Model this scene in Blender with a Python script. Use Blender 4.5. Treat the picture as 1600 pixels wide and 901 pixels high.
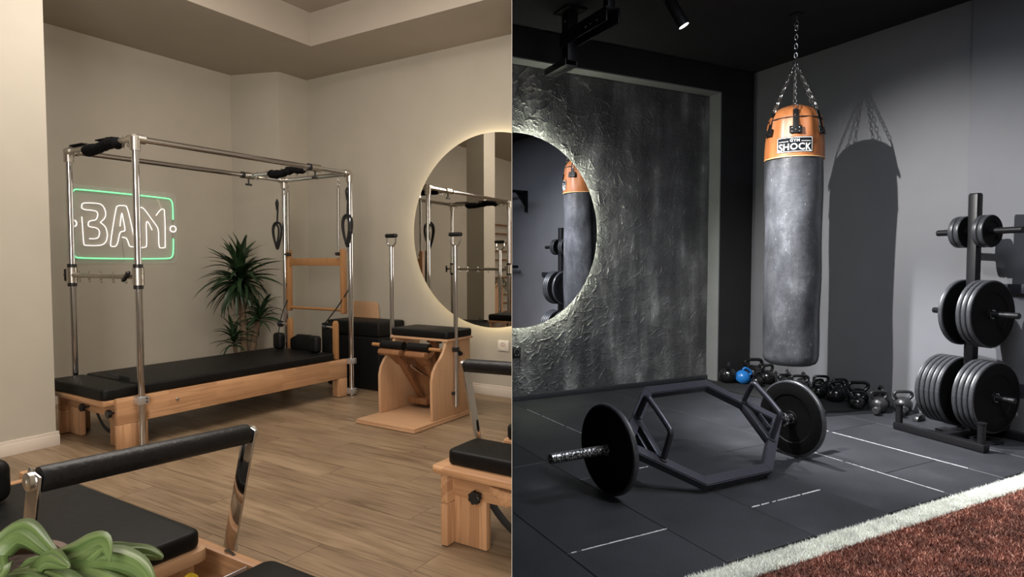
import bpy, bmesh, math, random
from mathutils import Vector, Matrix, noise
random.seed(7)
PI = math.pi
for o in list(bpy.data.objects): bpy.data.objects.remove(o)
COL = bpy.context.scene.collection

# ------------------------------------------------------------------ camera
SC = bpy.context.scene
cd = bpy.data.cameras.new('camera'); cam = bpy.data.objects.new('camera', cd); COL.objects.link(cam)
cam.location = (0, 0, 1.2); cam.rotation_euler = (PI/2 - math.atan(41/968.), 0, 0)
cd.sensor_width = 36; cd.lens = 36*968/1600.; cd.clip_start = .01; cd.clip_end = 60
SC.camera = cam
# ------------------------------------------------------------------ world, exposure
w = bpy.data.worlds.new('world'); SC.world = w; w.use_nodes = True
w.node_tree.nodes['Background'].inputs[0].default_value = (.5, .55, .6, 1)
w.node_tree.nodes['Background'].inputs[1].default_value = .05
vs = SC.view_settings
vs.view_transform = 'Standard'; vs.look = 'None'; vs.gamma = 1; vs.use_curve_mapping = False
vs.exposure = 0.0

# two rooms, each with its own axes: left room (u, v), right room (b, a)
TL = math.radians(31.5); TR = math.radians(27.3)
RL = PI/2 - TL; RR = TR
def W(room, p):
    an = RL if room == 'L' else RR
    x, y = p[0], p[1]
    return Vector((x*math.cos(an) - y*math.sin(an), x*math.sin(an) + y*math.cos(an), p[2] if len(p) > 2 else 0))
def ang(room): return RL if room == 'L' else RR

# ------------------------------------------------------------------ lights
def area(name, loc, target, sx, sy, power, col):
    l = bpy.data.lights.new(name, 'AREA'); l.shape = 'RECTANGLE'; l.size = sx; l.size_y = sy; l.energy = power; l.color = col
    o = bpy.data.objects.new(name, l); COL.objects.link(o); o.location = loc
    o.rotation_euler = (Vector(target) - Vector(loc)).to_track_quat('-Z', 'Y').to_euler(); return o
def spot(name, loc, target, power, col, size, blend, rad):
    l = bpy.data.lights.new(name, 'SPOT'); l.energy = power; l.color = col; l.spot_size = math.radians(size); l.spot_blend = blend; l.shadow_soft_size = rad
    o = bpy.data.objects.new(name, l); COL.objects.link(o); o.location = loc
    o.rotation_euler = (Vector(target) - Vector(loc)).to_track_quat('-Z', 'Y').to_euler(); return o
# left room: daylight through the window wall behind the viewer, plus the tray light and an added upward fill
area('window_daylight', W('L', (-1.9, -.35, 1.9)), W('L', (2.6, 4.6, 1.1)), 1.7, 2.0, 166, (1, .925, .85))
area('tray_light', W('L', (1.9, 2.9, 3.4)), W('L', (1.9, 2.9, 0)), 2.4, 1.8, 104, (1, .93, .86))
area('tray_fill', W('L', (1.9, 2.6, 2.85)), W('L', (2.3, 3.1, 3.6)), 1.6, 1.2, 26, (1, .92, .86))  # unseen upward fill, added to brighten the tray faces
# right room: two track spots, then added fill lights
SPOT_A = W('R', (2.0, 3.25, 2.86)); SPOT_B = W('R', (3.02, 3.40, 2.86))
spot('track_spot_light_one', SPOT_A, W('R', (5.1, 2.75, .30)), 760, (1, .98, .94), 76, .9, .014)
spot('track_spot_light_two', SPOT_B, W('R', (4.25, 2.75, 0)), 880, (.97, .98, 1), 58, .8, .03)
spot('plaster_wall_fill', W('R', (2.0, 2.3, 3.0)), W('R', (3.3, 4.72, .55)), 170, (1, 1, .96), 62, 1, .03)  # unseen spot added to brighten the lower plaster wall
spot('turf_fill', W('R', (2.6, .4, 3.0)), W('R', (3.0, 1.2, 0)), 400, (1, .98, .95), 85, 1, .04)  # unseen spot added to brighten the turf
area('gym_fill', W('R', (2.7, 1.5, 3.08)), W('R', (2.8, 1.6, 0)), 1.4, .9, 62, (.86, .92, 1))  # unseen overhead fill added to lift the whole gym

# ------------------------------------------------------------------ materials
def mat(name, color=(.5,.5,.5), rough=.5, metal=0, spec=.5, emit=None, strength=1, coat=0, alpha=1):
    m = bpy.data.materials.new(name); m.use_nodes = True
    b = m.node_tree.nodes['Principled BSDF']
    b.inputs['Base Color'].default_value = (*color, 1); b.inputs['Roughness'].default_value = rough
    b.inputs['Metallic'].default_value = metal; b.inputs['Specular IOR Level'].default_value = spec
    b.inputs['Coat Weight'].default_value = coat; b.inputs['Alpha'].default_value = alpha
    if emit: b.inputs['Emission Color'].default_value = (*emit, 1); b.inputs['Emission Strength'].default_value = strength
    return m
class NT:
    def __init__(s, m): s.t = m.node_tree; s.b = s.t.nodes['Principled BSDF']
    def n(s, typ, **k):
        nd = s.t.nodes.new('ShaderNode' + typ)
        for a, v in k.items():
            if hasattr(nd, a): setattr(nd, a, v)
            else: nd.inputs[a.replace('_', ' ')].default_value = v
        return nd
    def l(s, a, ao, b, bi): s.t.links.new(a.outputs[ao], b.inputs[bi])
    def coord(s, scale=(1,1,1), out='Object', rnd=False):
        tc = s.n('TexCoord'); mp = s.n('Mapping'); s.l(tc, out, mp, 'Vector'); mp.inputs['Scale'].default_value = scale
        if rnd:
            oi = s.n('ObjectInfo'); mm = s.n('VectorMath', operation='SCALE'); cx = s.n('CombineXYZ')
            s.l(oi, 'Random', cx, 0); s.l(oi, 'Random', cx, 1); s.l(oi, 'Random', cx, 2)
            s.l(cx, 0, mm, 0); mm.inputs['Scale'].default_value = 37.; s.l(mm, 0, mp, 'Location')
        return mp
    def ramp(s, stops):
        r = s.n('ValToRGB'); e = r.color_ramp.elements
        while len(e) < len(stops): e.new(.5)
        for i, (p, c) in enumerate(stops): e[i].position = p; e[i].color = (*c, 1)
        return r
    def bump(s, src, out, strength, dist=.002):
        bp = s.n('Bump'); bp.inputs['Strength'].default_value = strength; bp.inputs['Distance'].default_value = dist
        s.l(src, out, bp, 'Height'); s.l(bp, 0, s.b, 'Normal'); return bp
def noisy(name, c1, c2, scale, rough=.6, bump=.2, dist=.002, metal=0, sc=(1,1,1), detail=5, rnd=False, spec=.5, r2=None, stops=(.3,.7)):
    m = mat(name, c1, rough, metal, spec); t = NT(m); mp = t.coord(sc, rnd=rnd)
    nz = t.n('TexNoise'); nz.inputs['Scale'].default_value = scale; nz.inputs['Detail'].default_value = detail; t.l(mp, 0, nz, 'Vector')
    r = t.ramp([(stops[0], c1), (stops[1], c2)]); t.l(nz, 'Fac', r, 0); t.l(r, 0, t.b, 'Base Color')
    if bump: t.bump(nz, 'Fac', bump, dist)
    if r2 is not None:
        mr = t.n('MapRange'); t.l(nz, 'Fac', mr, 0); mr.inputs[1].default_value = .3; mr.inputs[2].default_value = .7
        mr.inputs[3].default_value = rough; mr.inputs[4].default_value = r2; t.l(mr, 0, t.b, 'Roughness')
    return m
def wood(name, c1, c2, c3, axis=0, lam=(.35, .045), rough=.4, grain=1.0):
    """glued beech blocks: colour varies block by block, fine grain runs along the axis"""
    m = mat(name, c1, rough); t = NT(m); tc = t.n('TexCoord'); sp = t.n('SeparateXYZ'); t.l(tc, 'Object', sp, 0)
    oth = [i for i in range(3) if i != axis]; ad = t.n('Math', operation='ADD'); t.l(sp, oth[0], ad, 0); t.l(sp, oth[1], ad, 1)
    cx = t.n('CombineXYZ'); t.l(sp, axis, cx, 0); t.l(ad, 0, cx, 1)
    br = t.n('TexBrick'); t.l(cx, 0, br, 'Vector'); br.inputs['Scale'].default_value = 1; br.inputs['Mortar Size'].default_value = 0
    br.inputs['Brick Width'].default_value = lam[0]; br.inputs['Row Height'].default_value = lam[1]; br.offset = .37; br.inputs['Bias'].default_value = 0
    br.inputs['Color1'].default_value = (*c1, 1); br.inputs['Color2'].default_value = (*c2, 1); br.inputs['Mortar'].default_value = (*c1, 1)
    mp = t.n('Mapping'); t.l(tc, 'Object', mp, 0); s = [38, 38, 38]; s[axis] = 2.2; mp.inputs['Scale'].default_value = s
    nz = t.n('TexNoise'); nz.inputs['Scale'].default_value = 1.6; nz.inputs['Detail'].default_value = 6; nz.inputs['Distortion'].default_value = .8; t.l(mp, 0, nz, 'Vector')
    mx = t.n('Mix', data_type='RGBA', blend_type='MIX'); r = t.ramp([(.45, (0,0,0)), (.75, (grain*.8,)*3)]); t.l(nz, 'Fac', r, 0); t.l(r, 0, mx, 0)
    t.l(br, 'Color', mx, 6); mx.inputs[7].default_value = (*c3, 1); t.l(mx, 2, t.b, 'Base Color'); t.bump(nz, 'Fac', .12, .001)
    return m
M = {}
M['beige'] = noisy('beige_paint', (.385,.350,.287), (.41,.373,.306), 3, .75, .05, .001)
M['beige_ceiling'] = noisy('ceiling_paint', (.35,.305,.25), (.37,.322,.265), 3, .8, .04, .001)
M['white_trim'] = noisy('white_trim_paint', (.55,.48,.41), (.60,.53,.45), 5, .45, 0)
M['beech'] = wood('beech_blocks', (.55,.315,.165), (.38,.20,.098), (.30,.155,.075))
M['beech_y'] = wood('beech_blocks_cross', (.55,.315,.165), (.38,.20,.098), (.30,.155,.075), axis=1)
M['beech_up'] = wood('beech_blocks_upright', (.55,.315,.165), (.36,.19,.095), (.30,.155,.075), axis=2, lam=(.4, .05))
M['ply'] = wood('maple_plywood', (.50,.30,.17), (.47,.28,.155), (.38,.21,.11), axis=2, lam=(3, 3), grain=.7)
M['ply_flat'] = wood('maple_plywood_flat', (.50,.30,.17), (.46,.27,.15), (.36,.2,.1), axis=1, lam=(3, 3), grain=.7)
M['walnut'] = wood('oiled_beech', (.23,.105,.045), (.18,.08,.034), (.12,.052,.022), axis=2, lam=(1, 1))
M['honey'] = wood('honey_wood', (.36,.18,.07), (.30,.145,.055), (.22,.1,.04), axis=2, lam=(1, 1))
M['leather'] = noisy('black_vinyl', (.003,.003,.003), (.0055,.0055,.0055), 60, .48, .10, .0006, r2=.56, spec=.20)
M['grip'] = noisy('textured_black_grip', (.004,.004,.0045), (.008,.008,.009), 95, .40, .8, .002, spec=.3)
M['foam'] = noisy('black_fleece', (.004,.004,.004), (.008,.008,.009), 90, .95, .6, .004, spec=.1)
M['chrome'] = mat('chrome', (.60,.60,.62), .07, 1)
M['nickel'] = noisy('satin_nickel', (.52,.50,.46), (.60,.57,.52), 30, .32, .03, .0005, metal=1)
M['silver'] = mat('silver_bracket', (.62,.63,.66), .35, .85)
M['plastic'] = mat('black_plastic', (.012,.012,.013), .35)
M['spring'] = noisy('spring_steel', (.25,.24,.22), (.42,.40,.37), 200, .35, .3, .001, metal=1, sc=(.1,.1,4))
M['rope'] = mat('black_rope', (.006,.006,.006), .8)
M['white_plastic'] = mat('white_plastic', (.62,.58,.52), .35)
M['yellow'] = mat('yellow_plastic', (.75,.55,.03), .4)
M['mirror_l'] = mat('mirror_glass', (.66,.64,.60), .0, 1)
M['mirror_r'] = mat('mirror_glass_cool', (.74,.76,.80), .0, 1)
M['led_l'] = mat('warm_led_strip', (1,1,1), .5, emit=(1,.84,.55), strength=12.0)
M['led_r'] = mat('pale_led_strip', (1,1,1), .5, emit=(.97,1,.78), strength=60.0)
M['neon_green'] = mat('green_neon', (.3,.9,.45), .4, emit=(.20,.95,.42), strength=1.0)
M['neon_white'] = mat('white_neon', (.95,.9,.85), .4, emit=(1,.93,.86), strength=1.0)
M['neon_off'] = mat('neon_cable', (.12,.11,.1), .5)
M['acrylic'] = mat('clear_acrylic', (.75,.74,.7), .03, alpha=.13, spec=.9)
M['soil'] = noisy('potting_soil', (.03,.02,.015), (.07,.045,.03), 60, .95, .8, .01)
M['pot'] = noisy('grey_ceramic', (.2,.18,.16), (.25,.23,.2), 8, .5, .1)
M['pot_brown'] = noisy('brown_ceramic', (.16,.10,.075), (.21,.14,.10), 10, .4, .1)
M['trunk'] = noisy('cane_bark', (.10,.065,.04), (.19,.13,.08), 14, .9, .8, .01, sc=(1,1,4))
M['leaf_dark'] = noisy('dark_green_leaf', (.008,.022,.009), (.02,.045,.015), 9, .42, .1, .001, rnd=True)
# pale green leaf with a brighter midrib zone
m = mat('pale_green_leaf', (.1,.15,.05), .42); t = NT(m); at = t.n('Attribute'); at.attribute_name = 'across'
nz = t.n('TexNoise'); nz.inputs['Scale'].default_value = 1.1; nz.inputs['Detail'].default_value = 4; t.l(at, 'Vector', nz, 'Vector')
r = t.ramp([(.3, (.060,.105,.032)), (.5, (.095,.15,.048)), (.72, (.16,.22,.085))]); t.l(nz, 'Fac', r, 0); t.l(r, 0, t.b, 'Base Color'); t.bump(nz, 'Fac', .5, .003); M['leaf_pale'] = m
# oak planks
m = mat('oak_plank', (.3,.2,.12), .42); t = NT(m); mp = t.coord((26, 1.5, 26), rnd=True)
nz = t.n('TexNoise'); nz.inputs['Scale'].default_value = 1.2; nz.inputs['Detail'].default_value = 8; nz.inputs['Distortion'].default_value = 1.6; t.l(mp, 0, nz, 'Vector')
r = t.ramp([(.28, (.145,.096,.056)), (.48, (.250,.174,.106)), (.75, (.325,.235,.150))]); t.l(nz, 'Fac', r, 0)
mp2 = t.coord((5, 1.6, 5), rnd=True); nz2 = t.n('TexNoise'); nz2.inputs['Scale'].default_value = 1; nz2.inputs['Detail'].default_value = 3; t.l(mp2, 0, nz2, 'Vector')
r2 = t.ramp([(.25, (.72,.70,.68)), (.6, (1.05,1.05,1.05))]); t.l(nz2, 'Fac', r2, 0)
mx = t.n('Mix', data_type='RGBA', blend_type='MULTIPLY'); mx.inputs[0].default_value = 1; t.l(r, 0, mx, 6); t.l(r2, 0, mx, 7)
oi = t.n('ObjectInfo'); r3 = t.ramp([(0, (.84,.83,.82)), (1, (1.08,1.08,1.07))]); t.l(oi, 'Random', r3, 0)
mx2 = t.n('Mix', data_type='RGBA', blend_type='MULTIPLY'); mx2.inputs[0].default_value = 1; t.l(mx, 2, mx2, 6); t.l(r3, 0, mx2, 7); t.l(mx2, 2, t.b, 'Base Color')
t.bump(nz, 'Fac', .15, .001); M['oak'] = m
M['subfloor'] = mat('floor_joint_dark', (.10,.066,.04), .9)
# right room
M['gym_wall'] = noisy('grey_blue_paint', (.140,.142,.156), (.152,.154,.170), 4, .6, .05, .001)
M['gym_pale'] = noisy('pale_grey_paint', (.20,.205,.205), (.225,.23,.23), 4, .6, .03, .001)
M['gym_black'] = noisy('black_paint', (.010,.010,.012), (.014,.014,.016), 4, .7, .05, .001)
M['gym_ceiling'] = noisy('black_ceiling_paint', (.006,.006,.009), (.009,.009,.012), 4, .8, .03, .001)
M['black_steel'] = noisy('black_powder_coat', (.005,.005,.006), (.008,.008,.010), 120, .42, .1, .0005, spec=.3)
M['bar_steel'] = noisy('graphite_steel', (.040,.040,.053), (.052,.052,.068), 90, .34, .08, .0005, metal=.45)
M['plate'] = noisy('black_rubber_plate', (.0025,.0025,.003), (.0045,.0045,.005), 70, .6, .25, .001, spec=.10)
M['plate_rim'] = noisy('worn_plate_edge', (.022,.023,.027), (.045,.046,.052), 60, .38, .3, .001, sc=(1,1,1))
M['iron'] = noisy('glossy_cast_iron', (.006,.006,.007), (.011,.011,.012), 50, .16, .12, .001, spec=.6)
M['iron_grey'] = noisy('grey_cast_iron', (.012,.012,.014), (.026,.026,.028), 40, .32, .2, .001)
M['blue'] = mat('blue_vinyl', (.02,.17,.52), .25)
M['worn_chrome'] = noisy('worn_sleeve', (.04,.04,.045), (.70,.70,.70), 120, .3, .3, .001, metal=.7, stops=(.50,.60))
M['chain'] = mat('chain_steel', (.62,.62,.62), .25, 1)
M['chalk'] = noisy('chalky_joint', (.05,.05,.055), (.62,.62,.64), 60, .9, .4, .002, stops=(.30,.44))
m = mat('rubber_tile', (.02,.021,.025), .58); t = NT(m); mp = t.coord((1,1,1), rnd=True)
nz = t.n('TexNoise'); nz.inputs['Scale'].default_value = 260; nz.inputs['Detail'].default_value = 2; t.l(mp, 0, nz, 'Vector')
n3 = t.n('TexNoise'); n3.inputs['Scale'].default_value = 3.2; n3.inputs['Detail'].default_value = 6; t.l(mp, 0, n3, 'Vector')
r = t.ramp([(.3, (.010,.011,.014)), (.62, (.018,.019,.024)), (.8, (.034,.035,.040))]); t.l(n3, 'Fac', r, 0)
r4 = t.ramp([(.66, (0,0,0)), (.74, (.10,.10,.10))]); t.l(nz, 'Fac', r4, 0)
mx = t.n('Mix', data_type='RGBA', blend_type='ADD'); mx.inputs[0].default_value = 1; t.l(r, 0, mx, 6); t.l(r4, 0, mx, 7); t.l(mx, 2, t.b, 'Base Color')
t.bump(nz, 'Fac', .45, .002); M['tile'] = m
M['tile_base'] = mat('tile_joint_dark', (.006,.006,.007), .9)
# coarse plaster
m = mat('dark_plaster', (.1,.1,.1), .38); t = NT(m); mp = t.coord()
n1 = t.n('TexNoise'); n1.inputs['Scale'].default_value = 2.4; n1.inputs['Detail'].default_value = 9; n1.inputs['Roughness'].default_value = .68; t.l(mp, 0, n1, 'Vector')
mps = t.coord((5, 5, .8)); n2 = t.n('TexNoise'); n2.inputs['Scale'].default_value = 1.3; n2.inputs['Detail'].default_value = 5; t.l(mps, 0, n2, 'Vector')
ad = t.n('Math', operation='ADD'); t.l(n1, 'Fac', ad, 0); t.l(n2, 'Fac', ad, 1); hf = t.n('Math', operation='MULTIPLY'); t.l(ad, 0, hf, 0); hf.inputs[1].default_value = .5
r = t.ramp([(.38, (.045,.045,.047)), (.5, (.085,.085,.087)), (.57, (.15,.15,.15)), (.66, (.30,.30,.30))]); t.l(hf, 0, r, 0); t.l(r, 0, t.b, 'Base Color')
nb = t.n('TexNoise'); nb.inputs['Scale'].default_value = 26; nb.inputs['Detail'].default_value = 6; nb.inputs['Distortion'].default_value = 1.2; t.l(mp, 0, nb, 'Vector')
t.bump(nb, 'Fac', .9, .012); M['plaster'] = m
def blades_mat(name, c1, c2, c3, lo=.45):
    m = mat(name, c1, .7); t = NT(m); g = t.n('NewGeometry'); r = t.ramp([(0, c1), (.55, c2), (1, c3)]); t.l(g, 'Random Per Island', r, 0)
    mp = t.coord(); nz = t.n('TexNoise'); nz.inputs['Scale'].default_value = 9; nz.inputs['Detail'].default_value = 5; t.l(mp, 0, nz, 'Vector'); q = t.ramp([(.38, (lo,)*3), (.6, (1.15,)*3)]); t.l(nz, 'Fac', q, 0)
    mx = t.n('Mix', data_type='RGBA', blend_type='MULTIPLY'); mx.inputs[0].default_value = 1; t.l(r, 0, mx, 6); t.l(q, 0, mx, 7); t.l(mx, 2, t.b, 'Base Color'); return m
M['turf'] = blades_mat('red_turf', (.035,.009,.006), (.26,.066,.038), (.85,.45,.33))
M['turf_white'] = blades_mat('white_turf', (.62,.64,.58), (.80,.82,.76), (.90,.90,.86), .9)
M['turf_base'] = noisy('turf_backing', (.05,.014,.009), (.14,.045,.03), 150, .9, .3)
M['turf_wbase'] = mat('white_turf_backing', (.55,.56,.5), .9)
# punching bag leathers
m = mat('scuffed_black_bag', (.05,.05,.055), .32); t = NT(m); mp = t.coord((1,1,.6))
n1 = t.n('TexNoise'); n1.inputs['Scale'].default_value = 5; n1.inputs['Detail'].default_value = 9; n1.inputs['Roughness'].default_value = .7; t.l(mp, 0, n1, 'Vector')
r = t.ramp([(.35, (.026,.027,.031)), (.55, (.056,.058,.065)), (.72, (.12,.122,.135))]); t.l(n1, 'Fac', r, 0)
def scratches(sc, rotv, lo):
    mpv = t.coord(sc); mpv.inputs['Rotation'].default_value = rotv; vo = t.n('TexVoronoi'); vo.inputs['Scale'].default_value = 1; vo.inputs['Randomness'].default_value = 1; t.l(mpv, 0, vo, 'Vector')
    q = t.ramp([(0, (.45,.45,.46)), (lo, (0,0,0))]); t.l(vo, 'Distance', q, 0); return q
mx = None; prev = (r, 'Color')
for q in (scratches((60,60,9), (.3,.2,.4), .10), scratches((14,60,60), (.5,.9,.2), .09)):
    ad = t.n('Mix', data_type='RGBA', blend_type='ADD'); ad.inputs[0].default_value = 1; t.l(prev[0], prev[1] if isinstance(prev[1], int) else 0, ad, 6); t.l(q, 0, ad, 7); prev = (ad, 2)
t.l(prev[0], prev[1], t.b, 'Base Color')
nb = t.n('TexNoise'); nb.inputs['Scale'].default_value = 14; nb.inputs['Detail'].default_value = 6; nb.inputs['Distortion'].default_value = .6; mpb = t.coord((1,1,1.6)); t.l(mpb, 0, nb, 'Vector'); t.bump(nb, 'Fac', .35, .006)
M['bag'] = m
M['bag_tan'] = noisy('tan_leather', (.27,.085,.025), (.40,.145,.048), 7, .45, .2, .004, sc=(2.5,2.5,.6))
M['tan_edge'] = mat('pale_stitching', (.68,.42,.2), .6)
M['label_black'] = mat('label_black', (.010,.011,.014), .75, spec=.1)
M['label_white'] = mat('label_white', (.85,.85,.83), .5)
M['lamp_glow'] = mat('lamp_lens', (1,1,1), .3, emit=(1,.99,.97), strength=12)

# ------------------------------------------------------------------ mesh kit
def rotz(a): return Matrix.Rotation(a, 4, 'Z')
class MB:
    def __init__(s): s.v = []; s.f = []; s.mi = []
    def add(s, vs_, fs, mi=0):
        o = len(s.v); s.v += [Vector(p) for p in vs_]; s.f += [tuple(i + o for i in f) for f in fs]; s.mi += [mi]*len(fs); return s
    def bm(s, bm_, mx=None, mi=0):
        if mx is not None: bmesh.ops.transform(bm_, matrix=mx, verts=bm_.verts)
        bm_.verts.index_update(); s.add([v.co.copy() for v in bm_.verts], [[v.index for v in f.verts] for f in bm_.faces], mi); bm_.free(); return s
    def box(s, lo, hi, bev=0, seg=2, mx=None, mi=0):
        b = bmesh.new(); bmesh.ops.create_cube(b, size=1)
        c = [(lo[i] + hi[i])/2 for i in range(3)]; d = [abs(hi[i] - lo[i]) for i in range(3)]
        for v in b.verts: v.co = Vector((c[0] + v.co.x*d[0], c[1] + v.co.y*d[1], c[2] + v.co.z*d[2]))
        if bev: bmesh.ops.bevel(b, geom=b.edges[:], offset=min(bev, min(d)*.49), segments=seg, affect='EDGES', profile=.5)
        return s.bm(b, mx, mi)
    def prism(s, poly, axis, t0, t1, bev=0, seg=2, mx=None, mi=0):
        """poly = list of 2-D points in the plane normal to axis; extruded t0..t1"""
        def p3(p, t): return {0: (t, p[0], p[1]), 1: (p[0], t, p[1]), 2: (p[0], p[1], t)}[axis]
        b = bmesh.new(); vs_ = [b.verts.new(p3(p, t0)) for p in poly]; f = b.faces.new(vs_)
        r = bmesh.ops.extrude_face_region(b, geom=[f]); d = [0, 0, 0]; d[axis] = t1 - t0
        bmesh.ops.translate(b, vec=d, verts=[g for g in r['geom'] if isinstance(g, bmesh.types.BMVert)])
        bmesh.ops.recalc_face_normals(b, faces=b.faces)
        if bev: bmesh.ops.bevel(b, geom=[e for e in b.edges if e.calc_face_angle(0) > .5], offset=bev, segments=seg, affect='EDGES', profile=.5)
        return s.bm(b, mx, mi)
    def tube(s, pts, r, n=12, closed=False, mi=0, cap=True, flat=None):
        pts = [Vector(p) for p in pts]; N = len(pts); rs = r if isinstance(r, (list, tuple)) else [r]*N
        tang = []
        for i in range(N):
            a = pts[i-1] if (i or closed) else pts[0]; b = pts[(i+1) % N] if (i < N-1 or closed) else pts[-1]
            tang.append((b - a).normalized())
        up = Vector((0, 0, 1)) if abs(tang[0].z) < .9 else Vector((1, 0, 0)); nrm = (up - tang[0]*up.dot(tang[0])).normalized()
        V = []; prev = nrm
        for i in range(N):
            prev = (prev - tang[i]*prev.dot(tang[i])).normalized(); bi = tang[i].cross(prev)
            for k in range(n):
                a = 2*PI*k/n; ca, sa = math.cos(a), math.sin(a)
                if flat: sa *= flat
                V.append(pts[i] + (prev*ca + bi*sa)*rs[i])
        F = []
        for i in range(N if closed else N-1):
            j = (i+1) % N
            for k in range(n): F.append((i*n + k, i*n + (k+1) % n, j*n + (k+1) % n, j*n + k))
        if cap and not closed: F.append(tuple(range(n-1, -1, -1))); F.append(tuple((N-1)*n + k for k in range(n)))
        return s.add(V, F, mi)
    def bar(s, a, b, w, h, up=(0,0,1), bev=0, mi=0):
        a, b = Vector(a), Vector(b); d = b - a; L = d.length; z = d.normalized(); u = Vector(up); u = (u - z*u.dot(z)).normalized(); x = u.cross(z)
        mx = Matrix(((x.x, u.x, z.x, a.x), (x.y, u.y, z.y, a.y), (x.z, u.z, z.z, a.z), (0, 0, 0, 1)))
        return s.box((-w/2, -h/2, 0), (w/2, h/2, L), bev, 2, mx, mi)
    def lathe(s, prof, n=32, mx=None, mi=0, closed=False):
        """prof: (r, z) pairs, spun about local Z"""
        V = []; F = []
        for r, z in prof:
            for k in range(n): a = 2*PI*k/n; V.append(Vector((r*math.cos(a), r*math.sin(a), z)))
        P = len(prof)
        for i in range(P if closed else P-1):
            j = (i+1) % P
            for k in range(n): F.append((i*n + k, i*n + (k+1) % n, j*n + (k+1) % n, j*n + k))
        if not closed:
            if prof[0][0] > 1e-5: F.append(tuple(range(n-1, -1, -1)))
            if prof[-1][0] > 1e-5: F.append(tuple((P-1)*n + k for k in range(n)))
        if mx is not None: V = [mx @ v for v in V]
        return s.add(V, F, mi)
    def shift(s, d):
        d = Vector(d); s.v = [p + d for p in s.v]; return s
def axm(c, d):
    """matrix placing local Z along d at c"""
    return Matrix.Translation(Vector(c)) @ Vector(d).normalized().to_track_quat('Z', 'Y').to_matrix().to_4x4()
def arc(c, r, a0, a1, n, ax='xz'):
    out = []
    for i in range(n + 1):
        a = a0 + (a1 - a0)*i/n; p = [c[0], c[1], c[2]]; q = {'x': 0, 'y': 1, 'z': 2}
        p[q[ax[0]]] += r*math.cos(a); p[q[ax[1]]] += r*math.sin(a); out.append(tuple(p))
    return out
LEFT = []
def mesh_of(name, mb, mats, smooth=True, angle=.6):
    me = bpy.data.meshes.new(name); me.from_pydata([tuple(v) for v in mb.v], [], mb.f)
    for k in (mats if isinstance(mats, (list, tuple)) else [mats]): me.materials.append(k)
    if any(mb.mi): me.polygons.foreach_set('material_index', mb.mi)
    b = bmesh.new(); b.from_mesh(me); bmesh.ops.recalc_face_normals(b, faces=b.faces); b.to_mesh(me); b.free()
    if smooth: me.shade_smooth(); me.set_sharp_from_angle(angle=angle)
    me.update(); return me
def root(name, label, cat, room, pos, rot=0, group=None):
    o = bpy.data.objects.new(name, None); COL.objects.link(o); o.empty_display_size = .05
    o.location = W(room, pos); o.rotation_euler = (0, 0, ang(room) + rot)
    o['label'] = label; o['category'] = cat
    if group: o['group'] = group
    ROOM[o.name] = room; R0[o.name] = (Vector((pos[0], pos[1], pos[2] if len(pos) > 2 else 0)), rot); return o
R0 = {}; ROOM = {}
def part(name, mb, m, parent, local=False, smooth=True, label=None, kind=None, angle=.6):
    """mb in room coordinates (or in the thing's own when local)"""
    top = parent
    while top.parent: top = top.parent
    if not local and top.name in R0:
        p0, rt = R0[top.name]; im = rotz(-rt) @ Matrix.Translation(-p0); mb.v = [im @ v for v in mb.v]
    o = bpy.data.objects.new(name, mesh_of(name, mb, m, smooth, angle)); COL.objects.link(o); o.parent = parent
    if label: o['label'] = label
    if kind: o['kind'] = kind
    return o
def single(name, mb, m, room, label=None, cat=None, group=None, kind=None, smooth=True):
    """one-mesh thing or structure, mb in room coordinates"""
    o = bpy.data.objects.new(name, None if False else mesh_of(name, mb, m, smooth)); COL.objects.link(o)
    if kind != 'structure' and mb.v:
        c = sum(mb.v, Vector())/len(mb.v); zmin = min(v.z for v in mb.v); c.z = zmin
        o.data.transform(Matrix.Translation(-c)); o.location = W(room, c)
    o.rotation_euler = (0, 0, ang(room))
    if label: o['label'] = label
    if cat: o['category'] = cat
    if group: o['group'] = group
    if kind: o['kind'] = kind
    return o
def dup(o, parent=None):
    c = o.copy(); COL.objects.link(c)
    if parent: c.parent = parent
    if o.name in R0: R0[c.name] = R0[o.name]
    if o.name in ROOM: ROOM[c.name] = ROOM[o.name]
    for ch in list(o.children): dup(ch, c)
    return c

# ================================================================== THE SETTING: left room
def st(name, mb, m, room, label=None): return single(name, mb, m, room, label, None, None, 'structure')
fl = st('floor', MB().box((-3.5,-2.6,-.06), (4.75,6.1,-.006)), M['subfloor'], 'L', 'light brown oak plank floor of the warm room')
pm = mesh_of('plank', MB().box((.001,.001,-.006), (.189,1.299,0)), M['oak'], False)
for i in range(43):
    u0 = 4.64 - .19*(i+1); vs0 = .613*u0 - .15 if u0 > -3 else -2; off = (i*.483) % 1.3; k0 = math.floor((vs0 - off)/1.3)
    for k in range(k0, 7):
        v0 = off + 1.3*k; v1 = min(v0 + 1.3, 6.0)
        if v1 - v0 < .1 or u0 < -3.5: continue
        p = bpy.data.objects.new('plank', pm); COL.objects.link(p); p.parent = fl; p.location = (u0, v0, 0); p.scale = (1, (v1-v0)/1.3, 1)
st('wall_back', MB().box((4.64,2.4,0), (4.78,5.5,3.25)), M['beige'], 'L', 'beige wall behind the round mirror')
st('wall_left', MB().box((-3.5,6.0,0), (4.3,6.12,3.25)), M['beige'], 'L', 'beige wall carrying the neon sign')
st('wall_pier', MB().prism([(4.08,6.05),(4.28,5.46),(4.72,5.46),(4.72,6.1),(4.08,6.1)], 2, 0, 3.25), M['beige'], 'L', 'beige wall pier in the corner')
st('wall_rear', MB().box((-3.6,-2.3,0), (-3.5,6.12,3.7)), M['beige'], 'L', 'beige rear wall')
st('wall_column', MB().box((1.55,4.65,0), (1.865,4.93,3.18)), M['beige'], 'L', 'pale square column at the left edge')
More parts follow.
